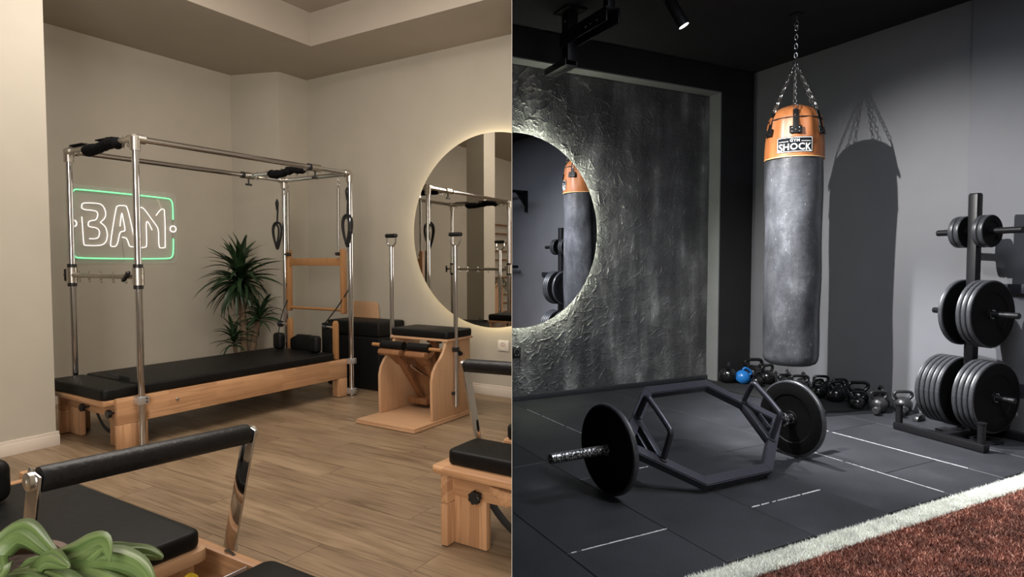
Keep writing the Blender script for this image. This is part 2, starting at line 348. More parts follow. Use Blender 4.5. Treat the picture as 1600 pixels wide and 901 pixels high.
c = MB(); c.box((3.94,-2.3,3.17), (4.78,6.12,3.25)).box((-3.5,4.57,3.17), (3.94,6.12,3.25))
st('ceiling', c, M['beige_ceiling'], 'L', 'lowered border of the warm ceiling')
c = MB(); c.box((3.94,-2.3,3.25), (4.02,4.65,3.6)).box((-3.5,4.57,3.25), (4.0,4.65,3.6)).box((-3.6,-2.6,3.47), (4.0,4.65,3.6))
st('ceiling', c, M['beige_ceiling'], 'L', 'raised tray in the warm ceiling')
def skirting(name, a, b, dx, dy):
    mb = MB(); lo = (min(a[0],b[0]), min(a[1],b[1])); hi = (max(a[0],b[0]), max(a[1],b[1]))
    mb.box((lo[0] - (dx<0)*.016, lo[1] - (dy<0)*.016, 0), (hi[0] + (dx>0)*.016, hi[1] + (dy>0)*.016, .075), .003)
    mb.box((lo[0] - (dx<0)*.009, lo[1] - (dy<0)*.009, .07), (hi[0] + (dx>0)*.009, hi[1] + (dy>0)*.009, .095), .003)
    st(name, mb, M['white_trim'], 'L', 'white skirting board')
skirting('baseboard_back', (4.64,2.4), (4.64,5.46), -1, 0)
skirting('baseboard_left', (-3.5,6.0), (4.08,6.0), 0, -1)
skirting('baseboard_column', (1.55,4.65), (1.881,4.65), 0, -1)
skirting('baseboard_column_side', (1.865,4.65), (1.865,4.93), 1, 0)

# ================================================================== THE SETTING: right room (b, a, z)
flr = st('floor', MB().box((-2,-3,-.08), (5.3,4.9,-.013)), M['tile_base'], 'R', 'black rubber tile floor of the gym')
tm = mesh_of('tile', MB().box((.0016,.0016,-.013), (.5284,1.0584,0), .002, 1), M['tile'], False)
for i in range(-3, 8):
    b0 = 1.35 + .53*i; b1 = min(b0 + .53, 5.15); off = 2.12 if i % 2 == 0 else 2.83
    for k in range(-1, 3):
        a0 = off + 1.06*k; a1 = min(a0 + 1.06, 4.72); 
        if a1 - a0 < .08 or a1 < 1.6: continue
        if b1 < .516*a0 - .05: continue
        p = bpy.data.objects.new('tile', tm); COL.objects.link(p); p.parent = flr; p.location = (b0, a0, random.uniform(-.0012,.0))
        p.scale = ((b1-b0)/.53, (a1-a0)/1.06, 1)
for (b0, a0, b1, a1) in ((1.37,2.12,1.88,2.12),(2.42,2.12,2.94,2.12),(3.47,1.80,3.47,2.75),(4.0,1.95,4.0,3.1),(2.41,3.2,2.41,4.4),(2.05,2.83,2.36,2.83)):
    s_ = MB(); n_ = 40
    for q in range(n_):
        if random.random() < .08: continue
        x0 = b0 + (b1-b0)*q/n_; y0 = a0 + (a1-a0)*q/n_; x1 = b0 + (b1-b0)*(q+1)/n_; y1 = a0 + (a1-a0)*(q+1)/n_; j = random.uniform(.0008,.0028)*(.55 if b0 > 3 else 1)
        if abs(x1-x0) > 1e-4: s_.box((x0, y0-j, -.004), (x1, y0+j, .0015))
        else: s_.box((x0-j, y0, -.004), (x0+j, y1, .0015))
    part('joint_dust', s_, M['chalk'], flr, True, kind='stuff')
st('wall_right', MB().box((5.15,-3,0), (5.3,4.9,3.2)), M['gym_wall'], 'R', 'blue-grey painted wall behind the punching bag')
st('wall_right_pier', MB().box((5.07,-3,0), (5.16,2.53,3.13), .003), M['gym_wall'], 'R', 'shallow grey wall pier behind the plate rack')
st('wall_back', MB().box((2.2,4.76,0), (5.3,4.95,3.2)), M['gym_black'], 'R', 'wall core behind the plaster panel')
st('wall_back_recess', MB().box((4.70,4.57,0), (5.16,4.78,3.14)), M['gym_black'], 'R', 'matt black wall strip beside the plaster panel')
st('wall_front', MB().box((-2,-3.1,0), (5.3,-3,3.2)), M['gym_wall'], 'R', 'rear wall of the gym')
st('ceiling', MB().box((-2,-3.1,3.13), (5.3,4.95,3.25)), M['gym_ceiling'], 'R', 'black gym ceiling')
st('trim_beam', MB().box((2.2,4.57,2.885), (4.72,4.78,3.14)), M['gym_black'], 'R', 'black beam above the plaster panel')
st('trim_reveal', MB().box((2.2,4.572,2.875), (4.70,4.74,2.8849)).box((4.688,4.572,0), (4.6999,4.74,2.88)), M['gym_pale'], 'R', 'pale grey reveal framing the plaster panel')
st('baseboard_back', MB().box((2.2,4.70,0), (4.70,4.735,.045), .004), M['plate_rim'], 'R', 'dark skirting strip under the plaster wall')
# coarse trowelled plaster: real relief
import numpy as np
def plaster():
    b0, b1, z0, z1, st_ = 2.38, 4.69, .044, 2.876, .0050
    nb = int((b1-b0)/st_); nz = int((z1-z0)/st_); B = np.linspace(b0, b1, nb); Z = np.linspace(z0, z1, nz); H = np.zeros((nz, nb))
    rs = np.random.RandomState(3)
    n_st = 4200
    for i in range(n_st):
        cb = rs.uniform(b0, b1); cz = rs.uniform(z0, z1); rightness = (cb-b0)/(b1-b0); low = 1 - (cz-z0)/(z1-z0)
        if rs.rand() < rightness*.62 + low*.12: continue
        big = rs.rand() < .25; L_ = rs.uniform(.05,.15) if big else rs.uniform(.02,.07); Wd = rs.uniform(.012,.045) if big else rs.uniform(.006,.02)
        A = rs.uniform(.005,.015)*(1 - .55*rightness)*(1-.25*low); an = rs.normal(.55, .75) if rs.rand() < .7 else rs.uniform(0, PI)
        i0 = max(int((cb-b0-L_)/st_), 0); i1 = min(int((cb-b0+L_)/st_)+1, nb); j0 = max(int((cz-z0-L_)/st_), 0); j1 = min(int((cz-z0+L_)/st_)+1, nz)
        if i1 <= i0 or j1 <= j0: continue
        X, Y = np.meshgrid(B[i0:i1]-cb, Z[j0:j1]-cz); bend = rs.uniform(-6, 6)
        s = X*math.cos(an) + Y*math.sin(an); t = -X*math.sin(an) + Y*math.cos(an) + bend*s*s*.6
        e = np.clip(1 - (np.abs(s)/(L_*.5))**2, 0, 1)**.5; q = t/Wd + .5; m_ = (q > 0) & (q < 1) & (e > 0)
        H[j0:j1, i0:i1] += np.where(m_, A*e*(q**2.2), 0)
    V = np.zeros((nz*nb, 3)); XX, ZZ = np.meshgrid(B, Z)
    fb = np.array([[noise.fractal(Vector((x*3.1, 7.7, z*2.3)), .8, 2.1, 4) for x in B[::3]] for z in Z[::3]])
    fb = np.kron(fb, np.ones((3, 3)))[:nz, :nb]
    k = np.ones(5)/5
    fb = np.apply_along_axis(lambda r_: np.convolve(np.pad(r_, 2, 'edge'), k, 'valid'), 0, fb); fb = np.apply_along_axis(lambda r_: np.convolve(np.pad(r_, 2, 'edge'), k, 'valid'), 1, fb)
    H += fb*.005 + .004
    V[:, 0] = XX.ravel(); V[:, 1] = 4.722 - H.ravel(); V[:, 2] = ZZ.ravel()
    idx = np.arange(nz*nb).reshape(nz, nb); F = np.stack([idx[:-1,:-1].ravel(), idx[:-1,1:].ravel(), idx[1:,1:].ravel(), idx[1:,:-1].ravel()], 1)
    me = bpy.data.meshes.new('plaster'); me.from_pydata(V.tolist(), [], F.tolist()); me.materials.append(M['plaster']); me.shade_smooth(); me.set_sharp_from_angle(angle=.7)
    o = bpy.data.objects.new('wall_back_plaster', me); COL.objects.link(o); o.rotation_euler = (0, 0, RR); o['kind'] = 'structure'; o['label'] = 'coarse dark grey trowelled plaster wall'
plaster()
# party wall between the two rooms, in line with the viewer; each room's face has that room's paint
def divider(name, side, m, label):
    y0, y1 = .16, 5.62; t0, t1 = y0*.00045, y1*.00045; mb = MB()
    mb.add([(0,y0,0),(side*t0,y0,0),(side*t1,y1,0),(0,y1,0),(0,y0,3.6),(side*t0,y0,3.6),(side*t1,y1,3.6),(0,y1,3.6)], [(0,1,2,3),(4,7,6,5),(0,4,5,1),(1,5,6,2),(2,6,7,3),(3,7,4,0)])
    mb.add([(0,-.12,0),(side*.002,-.12,0),(side*.05,-4.2,0),(0,-4.2,0),(0,-.12,3.6),(side*.002,-.12,3.6),(side*.05,-4.2,3.6),(0,-4.2,3.6)], [(0,3,2,1),(4,5,6,7),(0,1,5,4),(1,2,6,5),(2,3,7,6),(3,0,4,7)])
    o = bpy.data.objects.new(name, mesh_of(name, mb, m, False)); COL.objects.link(o); o['kind'] = 'structure'; o['label'] = label
divider('wall_divider', -1, M['beige'], 'thin party wall, beige face')
divider('wall_divider', 1, M['gym_black'], 'thin party wall, dark face')

# turf
def turf(name, b0, b1, a0, a1, n, h, wd, m, base, lab, cat):
    rs = np.random.RandomState(11); th = .006
    bx = rs.uniform(b0, b1, n); ay = rs.uniform(a0, a1, n); an = rs.uniform(0, PI, n); lx = rs.normal(0, h*.55, n); ly = rs.normal(0, h*.55, n); hh = h*rs.uniform(.5, 1.15, n); ww = wd*rs.uniform(.6, 1.2, n)
    V = np.zeros((n, 3, 3)); V[:,0,0] = bx - np.cos(an)*ww/2; V[:,0,1] = ay - np.sin(an)*ww/2; V[:,1,0] = bx + np.cos(an)*ww/2; V[:,1,1] = ay + np.sin(an)*ww/2
    V[:,0,2] = V[:,1,2] = th*.5; V[:,2,0] = bx + lx; V[:,2,1] = ay + ly; V[:,2,2] = th + hh
    me = bpy.data.meshes.new(name); me.from_pydata(V.reshape(-1, 3).tolist(), [], np.arange(n*3).reshape(n, 3).tolist()); me.materials.append(m)
    o = bpy.data.objects.new(name, me); COL.objects.link(o); o.rotation_euler = (0, 0, RR); o['kind'] = 'stuff'; o['label'] = lab; o['category'] = cat
    st(name + '_backing', MB().box((max(b0-2, -1), a0, 0), (5.06, a1, th)), base, 'R', 'flat backing under the ' + cat) if False else None
    mbk = MB().box((-.6 if a0 < 1 else .4, a0 if a0 > 1 else -2.9, 0), (5.06, a1, th)); st('floor', mbk, base, 'R', 'backing sheet under the ' + name.replace('_', ' '))
turf('red_turf', .75, 4.6, .15, 1.625, 200000, .015, .0050, M['turf'], M['turf_base'], 'brick red artificial turf in the lower right corner', 'artificial turf')
turf('white_turf_line', .8, 4.7, 1.62, 1.735, 42000, .013, .004, M['turf_white'], M['turf_wbase'], 'white turf strip edging the red turf', 'turf line')

# ================================================================== LEFT ROOM THINGS (u, v, z)
# round mirror, left half (wall plane u = 4.64, mirror face at u = 4.60)
def round_mirror(room, label, cz, R, c0, face, wall, tilt, mglass, mled):
    r = bpy.data.objects.new('round_mirror', None); COL.objects.link(r); r['label'] = label; r['category'] = 'mirror'; ROOM[r.name] = room
    if room == 'L': r.location = W('L', (face, c0, cz)); r.rotation_euler = (0, 0, RL - PI/2 + tilt)   # local +Y into wall
    else: r.location = W('R', (c0, face, cz)); r.rotation_euler = (0, 0, RR + tilt)
    n = 160; gap = wall - face
    gl = MB(); gl.prism([(R*math.cos(2*PI*k/n), R*math.sin(2*PI*k/n)) for k in range(n)], 1, 0, .005); part('glass', gl, mglass, r, True, smooth=False)
    bk = MB(); rb = R - .016; bk.lathe([(rb-.03,.0055),(rb,.0055),(rb,.030),(rb-.03,.030)], 96, Matrix.Rotation(-PI/2, 4, 'X'), closed=True); part('backing_frame', bk, M['silver'], r, True)
    ld = MB(); ld.lathe([(rb+.0005,.008),(rb+.006,.008),(rb+.006,.028),(rb+.0005,.028)], 120, Matrix.Rotation(-PI/2, 4, 'X'), closed=True); part('led_strip', ld, mled, r, True, label='glowing light strip round the edge')
    return r
ml = round_mirror('L', 'large round backlit mirror on the beige wall, warm halo', 1.478, .857, 3.02, 4.575, 4.64, math.radians(2.1), M['mirror_l'], M['led_l'])

# ---- reformers
def chain_pts(a, b, sag, n=10):
    a, b = Vector(a), Vector(b); return [a.lerp(b, i/n) - Vector((0, 0, sag*4*(i/n)*(1-i/n))) for i in range(n+1)]
def lobed_knob(c, d, r, t, n=7):
    b = MB(); N = n*6; pts = [(r*(1 + .10*math.cos(n*2*PI*k/N))*math.cos(2*PI*k/N), r*(1 + .10*math.cos(n*2*PI*k/N))*math.sin(2*PI*k/N)) for k in range(N)]
    b.prism(pts, 2, 0, t, .002, 1, axm(c, d)); b.tube([Vector(c) - Vector(d)*.03, Vector(c)], .006, 8); return b
def reformer_base(r, L, Wd, zb, zt, box=(-.03,.20), box_z=None, box_pad=.075, box_in=(.045,.04), platform=False):
    th = .036
    for y in (0, Wd - th):
        b = MB(); b.box((.02, y, zb), (L, y + th, zt), .006); part('side_rail', b, M['beech'], r, True)
    for xe, sg in ((.02, 1), (L, -1)):
        for y, sy in ((0, 1), (Wd, -1)):
            b = MB(); x0, x1 = sorted((xe, xe + sg*(.19 if sg > 0 else .10))); y0, y1 = sorted((y, y + sy*th)); b.box((x0, y0, .004), (x1, y1, zb - .0005), .005)
            x0, x1 = sorted((xe + sg*.05, xe + sg*.086)); y0, y1 = sorted((y + sy*(th+.0005), y + sy*(.20 if sg > 0 else .10))); b.box((x0, y0, .004), (x1, y1, zb + .03), .005)
            lg = part('leg', b, M['beech_up'], r, True)
            f = MB(); x0, x1 = sorted((xe + sg*.004, xe + sg*(.186 if sg > 0 else .096))); y0, y1 = sorted((y + sy*.004, y + sy*.03)); f.box((x0, y0, 0), (x1, y1, .0035)); part('rubber_foot', f, M['plastic'], lg, True)
    for x in (.056, L - .105):
        b = MB(); b.box((x, th, zb + .03), (x + .034, Wd - th, zt - .012), .004); part('end_board', b, M['beech_y'], r, True)
    bz = box_z if box_z else zt + .002
    b = MB()
    if platform: b.prism(rounded((-.03, -.02), (box[1] + .05, Wd + .02), .035), 2, zt + .001, zt + .030, .008)
    else: b.box((box[0], box_in[0], bz - .034), (box[1], Wd - box_in[1], bz), .004)
    part('foot_board', b, M['beech_y'], r, True)
    b = MB(); z0 = (zt + .031) if platform else bz + .001
    b.prism(rounded((box[0], box_in[0]), (box[1], Wd - box_in[1] + (.0 if platform else .03)), .035), 2, z0, z0 + box_pad, .014, 3); part('foot_pad', b, M['leather'], r, True)
def rounded(lo, hi, r, n=6):
    pts = []
    for (cx, cy, a0) in ((hi[0]-r, hi[1]-r, 0), (lo[0]+r, hi[1]-r, PI/2), (lo[0]+r, lo[1]+r, PI), (hi[0]-r, lo[1]+r, 1.5*PI)):
        for k in range(n+1): a = a0 + PI/2*k/n; pts.append((cx + r*math.cos(a), cy + r*math.sin(a)))
    return pts
def knobs(r, x, ys, z, rad=.023):
    for y in ys: part('knob', lobed_knob((x, y, z), (-1, 0, 0), rad, .024), M['plastic'], r, True)
def footbar(r, pa, pb, rad, piv_dx, piv_z, arm_w=.05):
    """padded bar pa-pb with two flat polished arms down to pivots"""
    pa, pb = Vector(pa), Vector(pb); d = (pb - pa).normalized()
    fb = MB(); L = (pb - pa).length
    fb.lathe([(rad*.72, 0), (rad*.96, .004), (rad, .012), (rad, L - .012), (rad*.96, L - .004), (rad*.72, L)], 28, axm(pa, d)); part('padded_foot_bar', fb, M['grip'], r, True)
    for P, s in ((pa, -1), (pb, 1)):
        e = P + d*s*.006; q = Vector((P.x + piv_dx, e.y, piv_z)); a = MB(); dirv = (q - e).normalized()
        a.bar(e - dirv*.022, q + dirv*.012, .009, arm_w, up=(dirv.z*-1, 0, dirv.x), bev=.003); ar = part('bar_arm', a, M['chrome'], r, True)
        c = MB(); c.lathe([(.0001, .016), (.010, .016), (.013, .013), (.0215, .011), (.0225, .004), (.0225, 0)], 24, axm(e + d*s*.004, d*s)); part('end_cap', c, M['nickel'], ar, True)
        c = MB(); c.lathe([(.0001, .018), (.016, .016), (.018, 0)], 18, axm(q + d*s*.004, d*s)); part('pivot_bolt', c, M['chrome'], ar, True)

# trapeze reformer against the neon wall
tr = root('trapeze_reformer', 'long beech reformer bed with tall chrome canopy frame, before the neon sign', 'exercise machine', 'L', (1.98, 4.15, 0))
reformer_base(tr, 1.96, .80, .168, .335, box=(-.04,.185), box_z=.325, box_pad=.072)
knobs(tr, .02, (.08, .42), .235, .025)
b = MB(); b.prism(rounded((.19, .012), (1.83, .788), .03), 2, .337, .402, .014, 3); part('mattress', b, M['leather'], tr, True)
b = MB(); b.box((.20,.20,.403), (.205,.34,.43), .002).bar((.22,.30,.405), (.17,.42,.44), .03, .004); part('pull_tab', b, M['rope'], tr, True)
part('hanging_strap', MB().tube(chain_pts((.10,.10,.20), (.10,.44,.20), .12, 14), .016, 8, flat=.25), M['rope'], tr, True, label='black webbing loop hanging under the foot end')
PX = {'near': -.03, 'far': .85}; X0, X1, ZT = .155, 1.985, 1.985
for x in (X0, X1):
    for y in (PX['near'], PX['far']):
        p = MB(); p.tube([(x, y, .004 if y < 0 else .20), (x, y, ZT - .02)], .0215, 20); po = part('post', p, M['chrome'], tr, True)
        e = MB(); e.tube([(x, y, ZT - .075), (x, y, ZT + .012)], .031, 20); e.tube([(x + (.06 if x < 1 else -.06), y, ZT), (x, y, ZT)], .029, 20); e.tube([(x, y + (.06 if y < 0 else -.06), ZT), (x, y, ZT)], .029, 20)
        part('corner_joint', e, M['nickel'], po, True)
        for z in ((.285,) if x < 1 else (.02, .29)):
            k = MB(); s_ = 1 if y < 0 else -1; yo = y - .026*s_
            k.box((x - .034, min(y - .028*s_, y + .03*s_), z), (x + .034, max(y - .028*s_, y + .03*s_), z + .05), .004)
            bk_ = part('clamp_bracket', k, M['silver'], po, True)
            for zz in (z + .014, z + .036): part('bolt', MB().lathe([(.0001,.004),(.005,.003),(.006,0)], 10, axm((x + .02, y - .028*s_, zz), (0,-s_,0))), M['plastic'], po, True)
for y in (PX['near'], PX['far']): part('top_rail', MB().tube([(X0 + .055, y, ZT), (X1 - .055, y, ZT)], .0205, 18), M['chrome'], tr, True)
for x in (X0, X1): part('cross_tube', MB().tube([(x, PX['near'] + .055, ZT), (x, PX['far'] - .055, ZT)], .0205, 18), M['nickel'] if x < 1 else M['chrome'], tr, True)
# sliding bar with collars
xs = 1.60
b = MB(); b.tube([(xs, PX['near'] + .025, ZT), (xs, PX['far'] - .025, ZT)], .018, 16); sl = part('sliding_bar', b, M['chrome'], tr, True)
for y in (PX['near'], PX['far']):
    part('collar', MB().tube([(xs - .05, y, ZT), (xs + .05, y, ZT)], .031, 20), M['nickel'], sl, True)
    part('collar_ring', MB().tube([(xs - .075, y, ZT), (xs - .05, y, ZT)], .029, 20), M['plastic'], sl, True)
    part('thumb_screw', MB().tube([(xs, y, ZT - .025), (xs, y, ZT - .075)], .007, 8).box((xs - .032, y - .008, ZT - .09), (xs + .032, y + .008, ZT - .072), .004), M['plastic'], sl, True)
def fleece(x, y0, y1, z, r, par, seed, label):
    rs = random.Random(seed); n = 16; pts = []; rr = []
    for i in range(n + 1):
        t = i/n; pts.append((x + rs.uniform(-.006,.006), y0 + (y1-y0)*t, z + .012*math.sin(t*PI*2) + rs.uniform(-.004,.004)))
        rr.append(r*(.75 if i in (0, n) else rs.uniform(.9, 1.15) - (.22 if abs(t-.5) < .06 else 0)))
    part('fleece_loop', MB().tube(pts, rr, 14), M['foam'], par, True, label=label)
fleece(xs, .10, .56, ZT - .005, .034, tr, 1, 'fluffy black padded loop on the sliding bar')
fleece(X0, .14, .62, ZT - .012, .036, tr, 2, 'fluffy black padded loop on the end tube')
for q in ((.20,.42),(.60,.78)): part('fleece_strap', MB().bar((X0, q[0], ZT + .028), (X0, q[1], ZT + .03), .05, .008), M['foam'], tr, True)
# lower cross bar with clamps and eyebolts
zc = 1.108
b = MB(); b.tube([(X0, PX['near'], zc), (X0, PX['far'], zc)], .0175, 16); cb = part('cross_bar', b, M['nickel'], tr, True)
for y in (PX['near'], PX['far']):
    part('clamp', MB().tube([(X0, y, zc - .055), (X0, y, zc + .055)], .034, 22), M['nickel'], cb, True)
    part('clamp_ring', MB().tube([(X0, y, zc + .055), (X0, y, zc + .08)], .029, 20).tube([(X0, y, zc - .08), (X0, y, zc - .055)], .029, 20), M['plastic'], cb, True)
part('wing_knob', MB().tube([(X0, .88, zc), (X0, .93, zc)], .009, 10).bar((X0, .945, zc - .045), (X0, .945, zc + .045), .02, .022, up=(0,1,0), bev=.008).box((X0 - .012, .925, zc - .012), (X0 + .012, .955, zc + .012), .005), M['plastic'], cb, True)
part('wing_knob', MB().bar((X0 - .03, .10, zc - .03), (X0 - .03, .02, zc + .03), .022, .025, up=(1,0,0), bev=.008), M['plastic'], cb, True)
def ring(c, r, t, ax='xz', n=14): return arc(c, r, 0, 2*PI*(n-1)/n, n-1, ax)
for (xx, zz, ys) in ((X0, zc, (.12,.28,.44,.60,.74)), (X0, ZT, (.05,.11,.70,.78)), (xs, ZT, (.06,.20,.40,.60,.72))):
    for y in ys:
        b = MB(); b.tube(ring((xx, y, zz - .034), .012, 0, 'yz'), .003, 6, True); b.tube([(xx, y, zz - .024), (xx, y, zz + .03)], .004, 6); part('eye_bolt', b, M['chrome'], tr, True)
# push-through frame and springs at the head end
for y in (.055, .79):
    b = MB(); b.prism([(y - .018 if False else y - .02, .75), (y - .012, .735), (y + .012, .735), (y + .02, .75), (y + .02, 1.30), (y + .012, 1.32), (y - .012, 1.32), (y - .02, 1.30)], 0, X1 - .03, X1 + .02, .006); part('frame_upright', b, M['honey'], tr, True)
part('frame_slat', MB().box((X1 - .012,.075,1.168), (X1 + .012,.77,1.238), .004), M['honey'], tr, True)
part('frame_dowel', MB().tube([(X1, .075, .768), (X1, .77, .768)], .014, 14), M['honey'], tr, True)
for y in (.085, .765):
    s_ = MB(); s_.tube([(X1 - .03, y, 1.30), (X1 - .03, y, 1.42), (X1 - .025, y, 1.86)], [.009, .0135, .0125], 12); sp_ = part('spring', s_, M['spring'], tr, True)
    h = MB()
    for q in range(4): h.tube(ring((X1 - .022, y, 1.872 + q*.022), .010, 0, 'xz' if q % 2 else 'yz', 10), .0025, 6, True)
    part('spring_hook', h, M['chrome'], sp_, True)
    part('spring_bolt', MB().tube([(X1 - .06, y, 1.275), (X1 - .01, y, 1.275)], .016, 12), M['plastic'], sp_, True)
def strap(x, y, z0, z1, wd, par, seed, label):
    rs = random.Random(seed); cx, cz = (z0 + z1)/2, z0
    b = MB(); hh = (z1 - z0)
    lo = [(x + wd*.9*math.sin(t)*(1 - .45*math.cos(t)) if False else x, y + wd*math.sin(t)*(.62 - .38*math.cos(t)), z0 + .27*hh - .27*hh*math.cos(t)) for t in [2*PI*k/28 for k in range(28)]]
    b.tube(lo, .011, 8, True); 
    lo2 = [(x - .012, y + .6*wd*math.sin(t)*(.62 - .38*math.cos(t)), z0 + .05*hh + .22*hh - .22*hh*math.cos(t)) for t in [2*PI*k/24 for k in range(24)]]
    b.tube(lo2, .009, 8, True)
    b.tube([(x, y, z0 + .5*hh), (x + .005, y - .004, z0 + .75*hh), (x, y - .018, z1 - .03), (x, y - .005, z1), (x, y + .012, z1 - .03), (x + .004, y + .002, z0 + .78*hh)], .008, 8)
    part('hand_loop', b, M['rope'], par, True, label=label)
strap(X1 - .03, PX['near'] + .005, 1.34, 1.86, .085, tr, 1, 'black looped strap on the near tall post')
strap(X1 - .04, PX['far'] + .06, 1.33, 1.80, .09, tr, 2, 'black looped strap on the far tall post')
# risers with pulleys, shoulder rests
for y in (.66, .055):
    b = MB(); b.prism([(y - .024, .338), (y - .024, .65), (y - .016, .672), (y, .682), (y + .016, .672), (y + .024, .65), (y + .024, .338)], 0, 1.862, 1.898, .005); ri = part('pulley_riser', b, M['honey'], tr, True)
    part('axle', MB().tube([(1.85, y + .13, .625), (1.85, y + .02, .625)], .012, 12), M['chrome'], ri, True)
    part('pulley', MB().lathe([(.008,-.012),(.030,-.012),(.024,0),(.030,.012),(.008,.012)], 20, axm((1.85, y + .10, .62), (0,1,0)), closed=True), M['plastic'], ri, True)
part('cord', MB().tube([(X1 - .03, .80, 1.0), (1.97,.79,.86), (1.90,.78,.75), (1.86,.77,.66), (1.80,.74,.50), (1.74,.72,.42)], .005, 6), M['rope'], tr, True)
part('cord', MB().tube([(X1 + .0, .0, 1.32), (X1 + .02, -.01, 1.1), (X1 + .0, .0, .95), (1.93,.10,.78), (1.87,.17,.66), (1.86,.19,.60)], .006, 6), M['rope'], tr, True)
for y in (.64, .16): part('shoulder_rest', MB().box((1.70, y - .055, .404), (1.775, y + .055, .555), .03, 4), M['leather'], tr, True)
part('headrest', MB().prism([(.24,.404),(.56,.404),(.56,.50),(.46,.545),(.30,.545),(.24,.50)], 0, 1.79, 1.835, .012, 3), M['leather'], tr, True)
part('end_cushion', MB().box((1.845,.085,.34), (1.9,.20,.66), .012), M['leather'], tr, True)
part('rail_screw', MB().lathe([(.0001,.006),(.010,.005),(.013,0)], 14, axm((.41,0,.262),(0,-1,0))), M['chrome'], tr, True)

# foreground reformer (runs the other way), with padded foot bar
fr = root('reformer', 'reformer nearest the viewer with a thick textured black foot bar', 'exercise machine', 'L', (1.17, 1.19, 0), PI/2)
reformer_base(fr, 2.0, .56, .13, .298, box=(.0,.30), box_z=.312, box_pad=.05, box_in=(.055,.05))
b = MB(); b.prism(rounded((.50,.13), (1.42,.52), .035), 2, .372, .425, .014, 3); part('carriage_pad', b, M['leather'], fr, True)
part('carriage_board', MB().prism(rounded((.488,.118), (1.43,.532), .03), 2, .335, .371, .004), M['ply_flat'], fr, True)
for q in (.53, 1.3): part('carriage_frame', MB().box((q,.14,.26), (q + .03,.51,.334), .004), M['beech'], fr, True)
part('headrest', MB().box((1.22,.325,.426), (1.30,.53,.565), .035, 4), M['leather'], fr, True)
part('pulley_wheel', MB().lathe([(.006,-.006),(.022,-.006),(.018,0),(.022,.006),(.006,.006)], 24, axm((.512,.165,.283),(1,0,0)), closed=True), M['yellow'], fr, True, label='yellow plastic wheel under the carriage')
part('spring_plate', MB().box((.42,.045,.20), (.425,.16,.30), .002), M['silver'], fr, True)
footbar(fr, (.52,-.035,.664), (.515,.528,.688), .031, .115, .265, .056)
part('bar_bracket', MB().bar((.62,.012,.285), (.40,.012,.20), .012, .034, up=(0,1,0), bev=.004).bar((.56,.02,.305), (.34,.02,.25), .008, .012, up=(0,1,0)), M['chrome'], fr, True)

# reformer cut by the party wall at the right
rr = root('reformer', 'reformer partly hidden at the right edge, beech end with black foot pad', 'exercise machine', 'L', (2.02, .86, 0))
reformer_base(rr, 2.0, .745, .185, .325, box=(.02,.24), box_pad=.062, box_in=(.02,.03), platform=True)
knobs(rr, .02, (.56,), .248, .026)
part('hook_block', MB().prism([(.42,.29),(.50,.30),(.50,.27),(.455,.255),(.45,.235),(.42,.225),(.395,.24),(.395,.29)], 0, .025, .055, .005), M['beech'], rr, True)
part('hanging_strap', MB().tube(chain_pts((.10,.54,.2), (.12,.20,.16), .10, 12), .018, 8, flat=.25), M['rope'], rr, True)
b = MB(); b.prism(rounded((.40,.08), (1.3,.665), .04), 2, .375, .44, .014, 3); part('carriage_pad', b, M['leather'], rr, True)
part('carriage_board', MB().prism(rounded((.39,.07), (1.31,.675), .03), 2, .34, .374, .004), M['beech'], rr, True)
footbar(rr, (.17,.14,.765), (.17,.715,.75), .029, .115, .33)

# ---- split-pedal chair
ch = root('pedal_chair', 'light plywood split-pedal exercise chair with black seat and two chrome handle poles', 'exercise machine', 'L', (3.29, 2.81, 0))
b = MB(); b.box((3.29,2.815,.003), (4.0,3.385,.018), .002); b.box((3.295,2.82,.0185), (3.995,3.38,.034), .002); part('base_board', b, M['ply_flat'], ch)
prof = [(3.52,.035),(3.515,.20),(3.515,.33),(3.53,.39),(3.565,.445),(3.615,.485),(3.65,.525),(3.675,.57),(3.685,.603),(3.99,.603),(3.99,.16),(3.975,.15),(3.975,.035)]
for v in (2.835, 3.345): part('side_panel', MB().prism(prof, 1, v, v + .024, .003), M['ply'], ch)
part('seat_board', MB().box((3.672,2.815,.6035), (4.0,3.385,.622), .003), M['ply_flat'], ch)
part('seat_pad', MB().prism(rounded((3.672,2.815), (4.0,3.385), .03), 2, .6225, .682, .014, 3), M['leather'], ch)
part('back_board', MB().box((3.93,2.86,.035), (3.95,3.344,.50), .003), M['walnut'], ch)
part('centre_post', MB().box((3.86,3.07,.505), (3.90,3.14,.602), .004).box((3.84,3.06,.30), (3.925,3.15,.50), .004), M['walnut'], ch)
for v in (3.055, 3.155): part('knob', MB().lathe([(.0001,.02),(.014,.018),(.016,0)], 12, axm((3.88, v, .57), (0, 1 if v > 3.1 else -1, 0))), M['plastic'], ch)
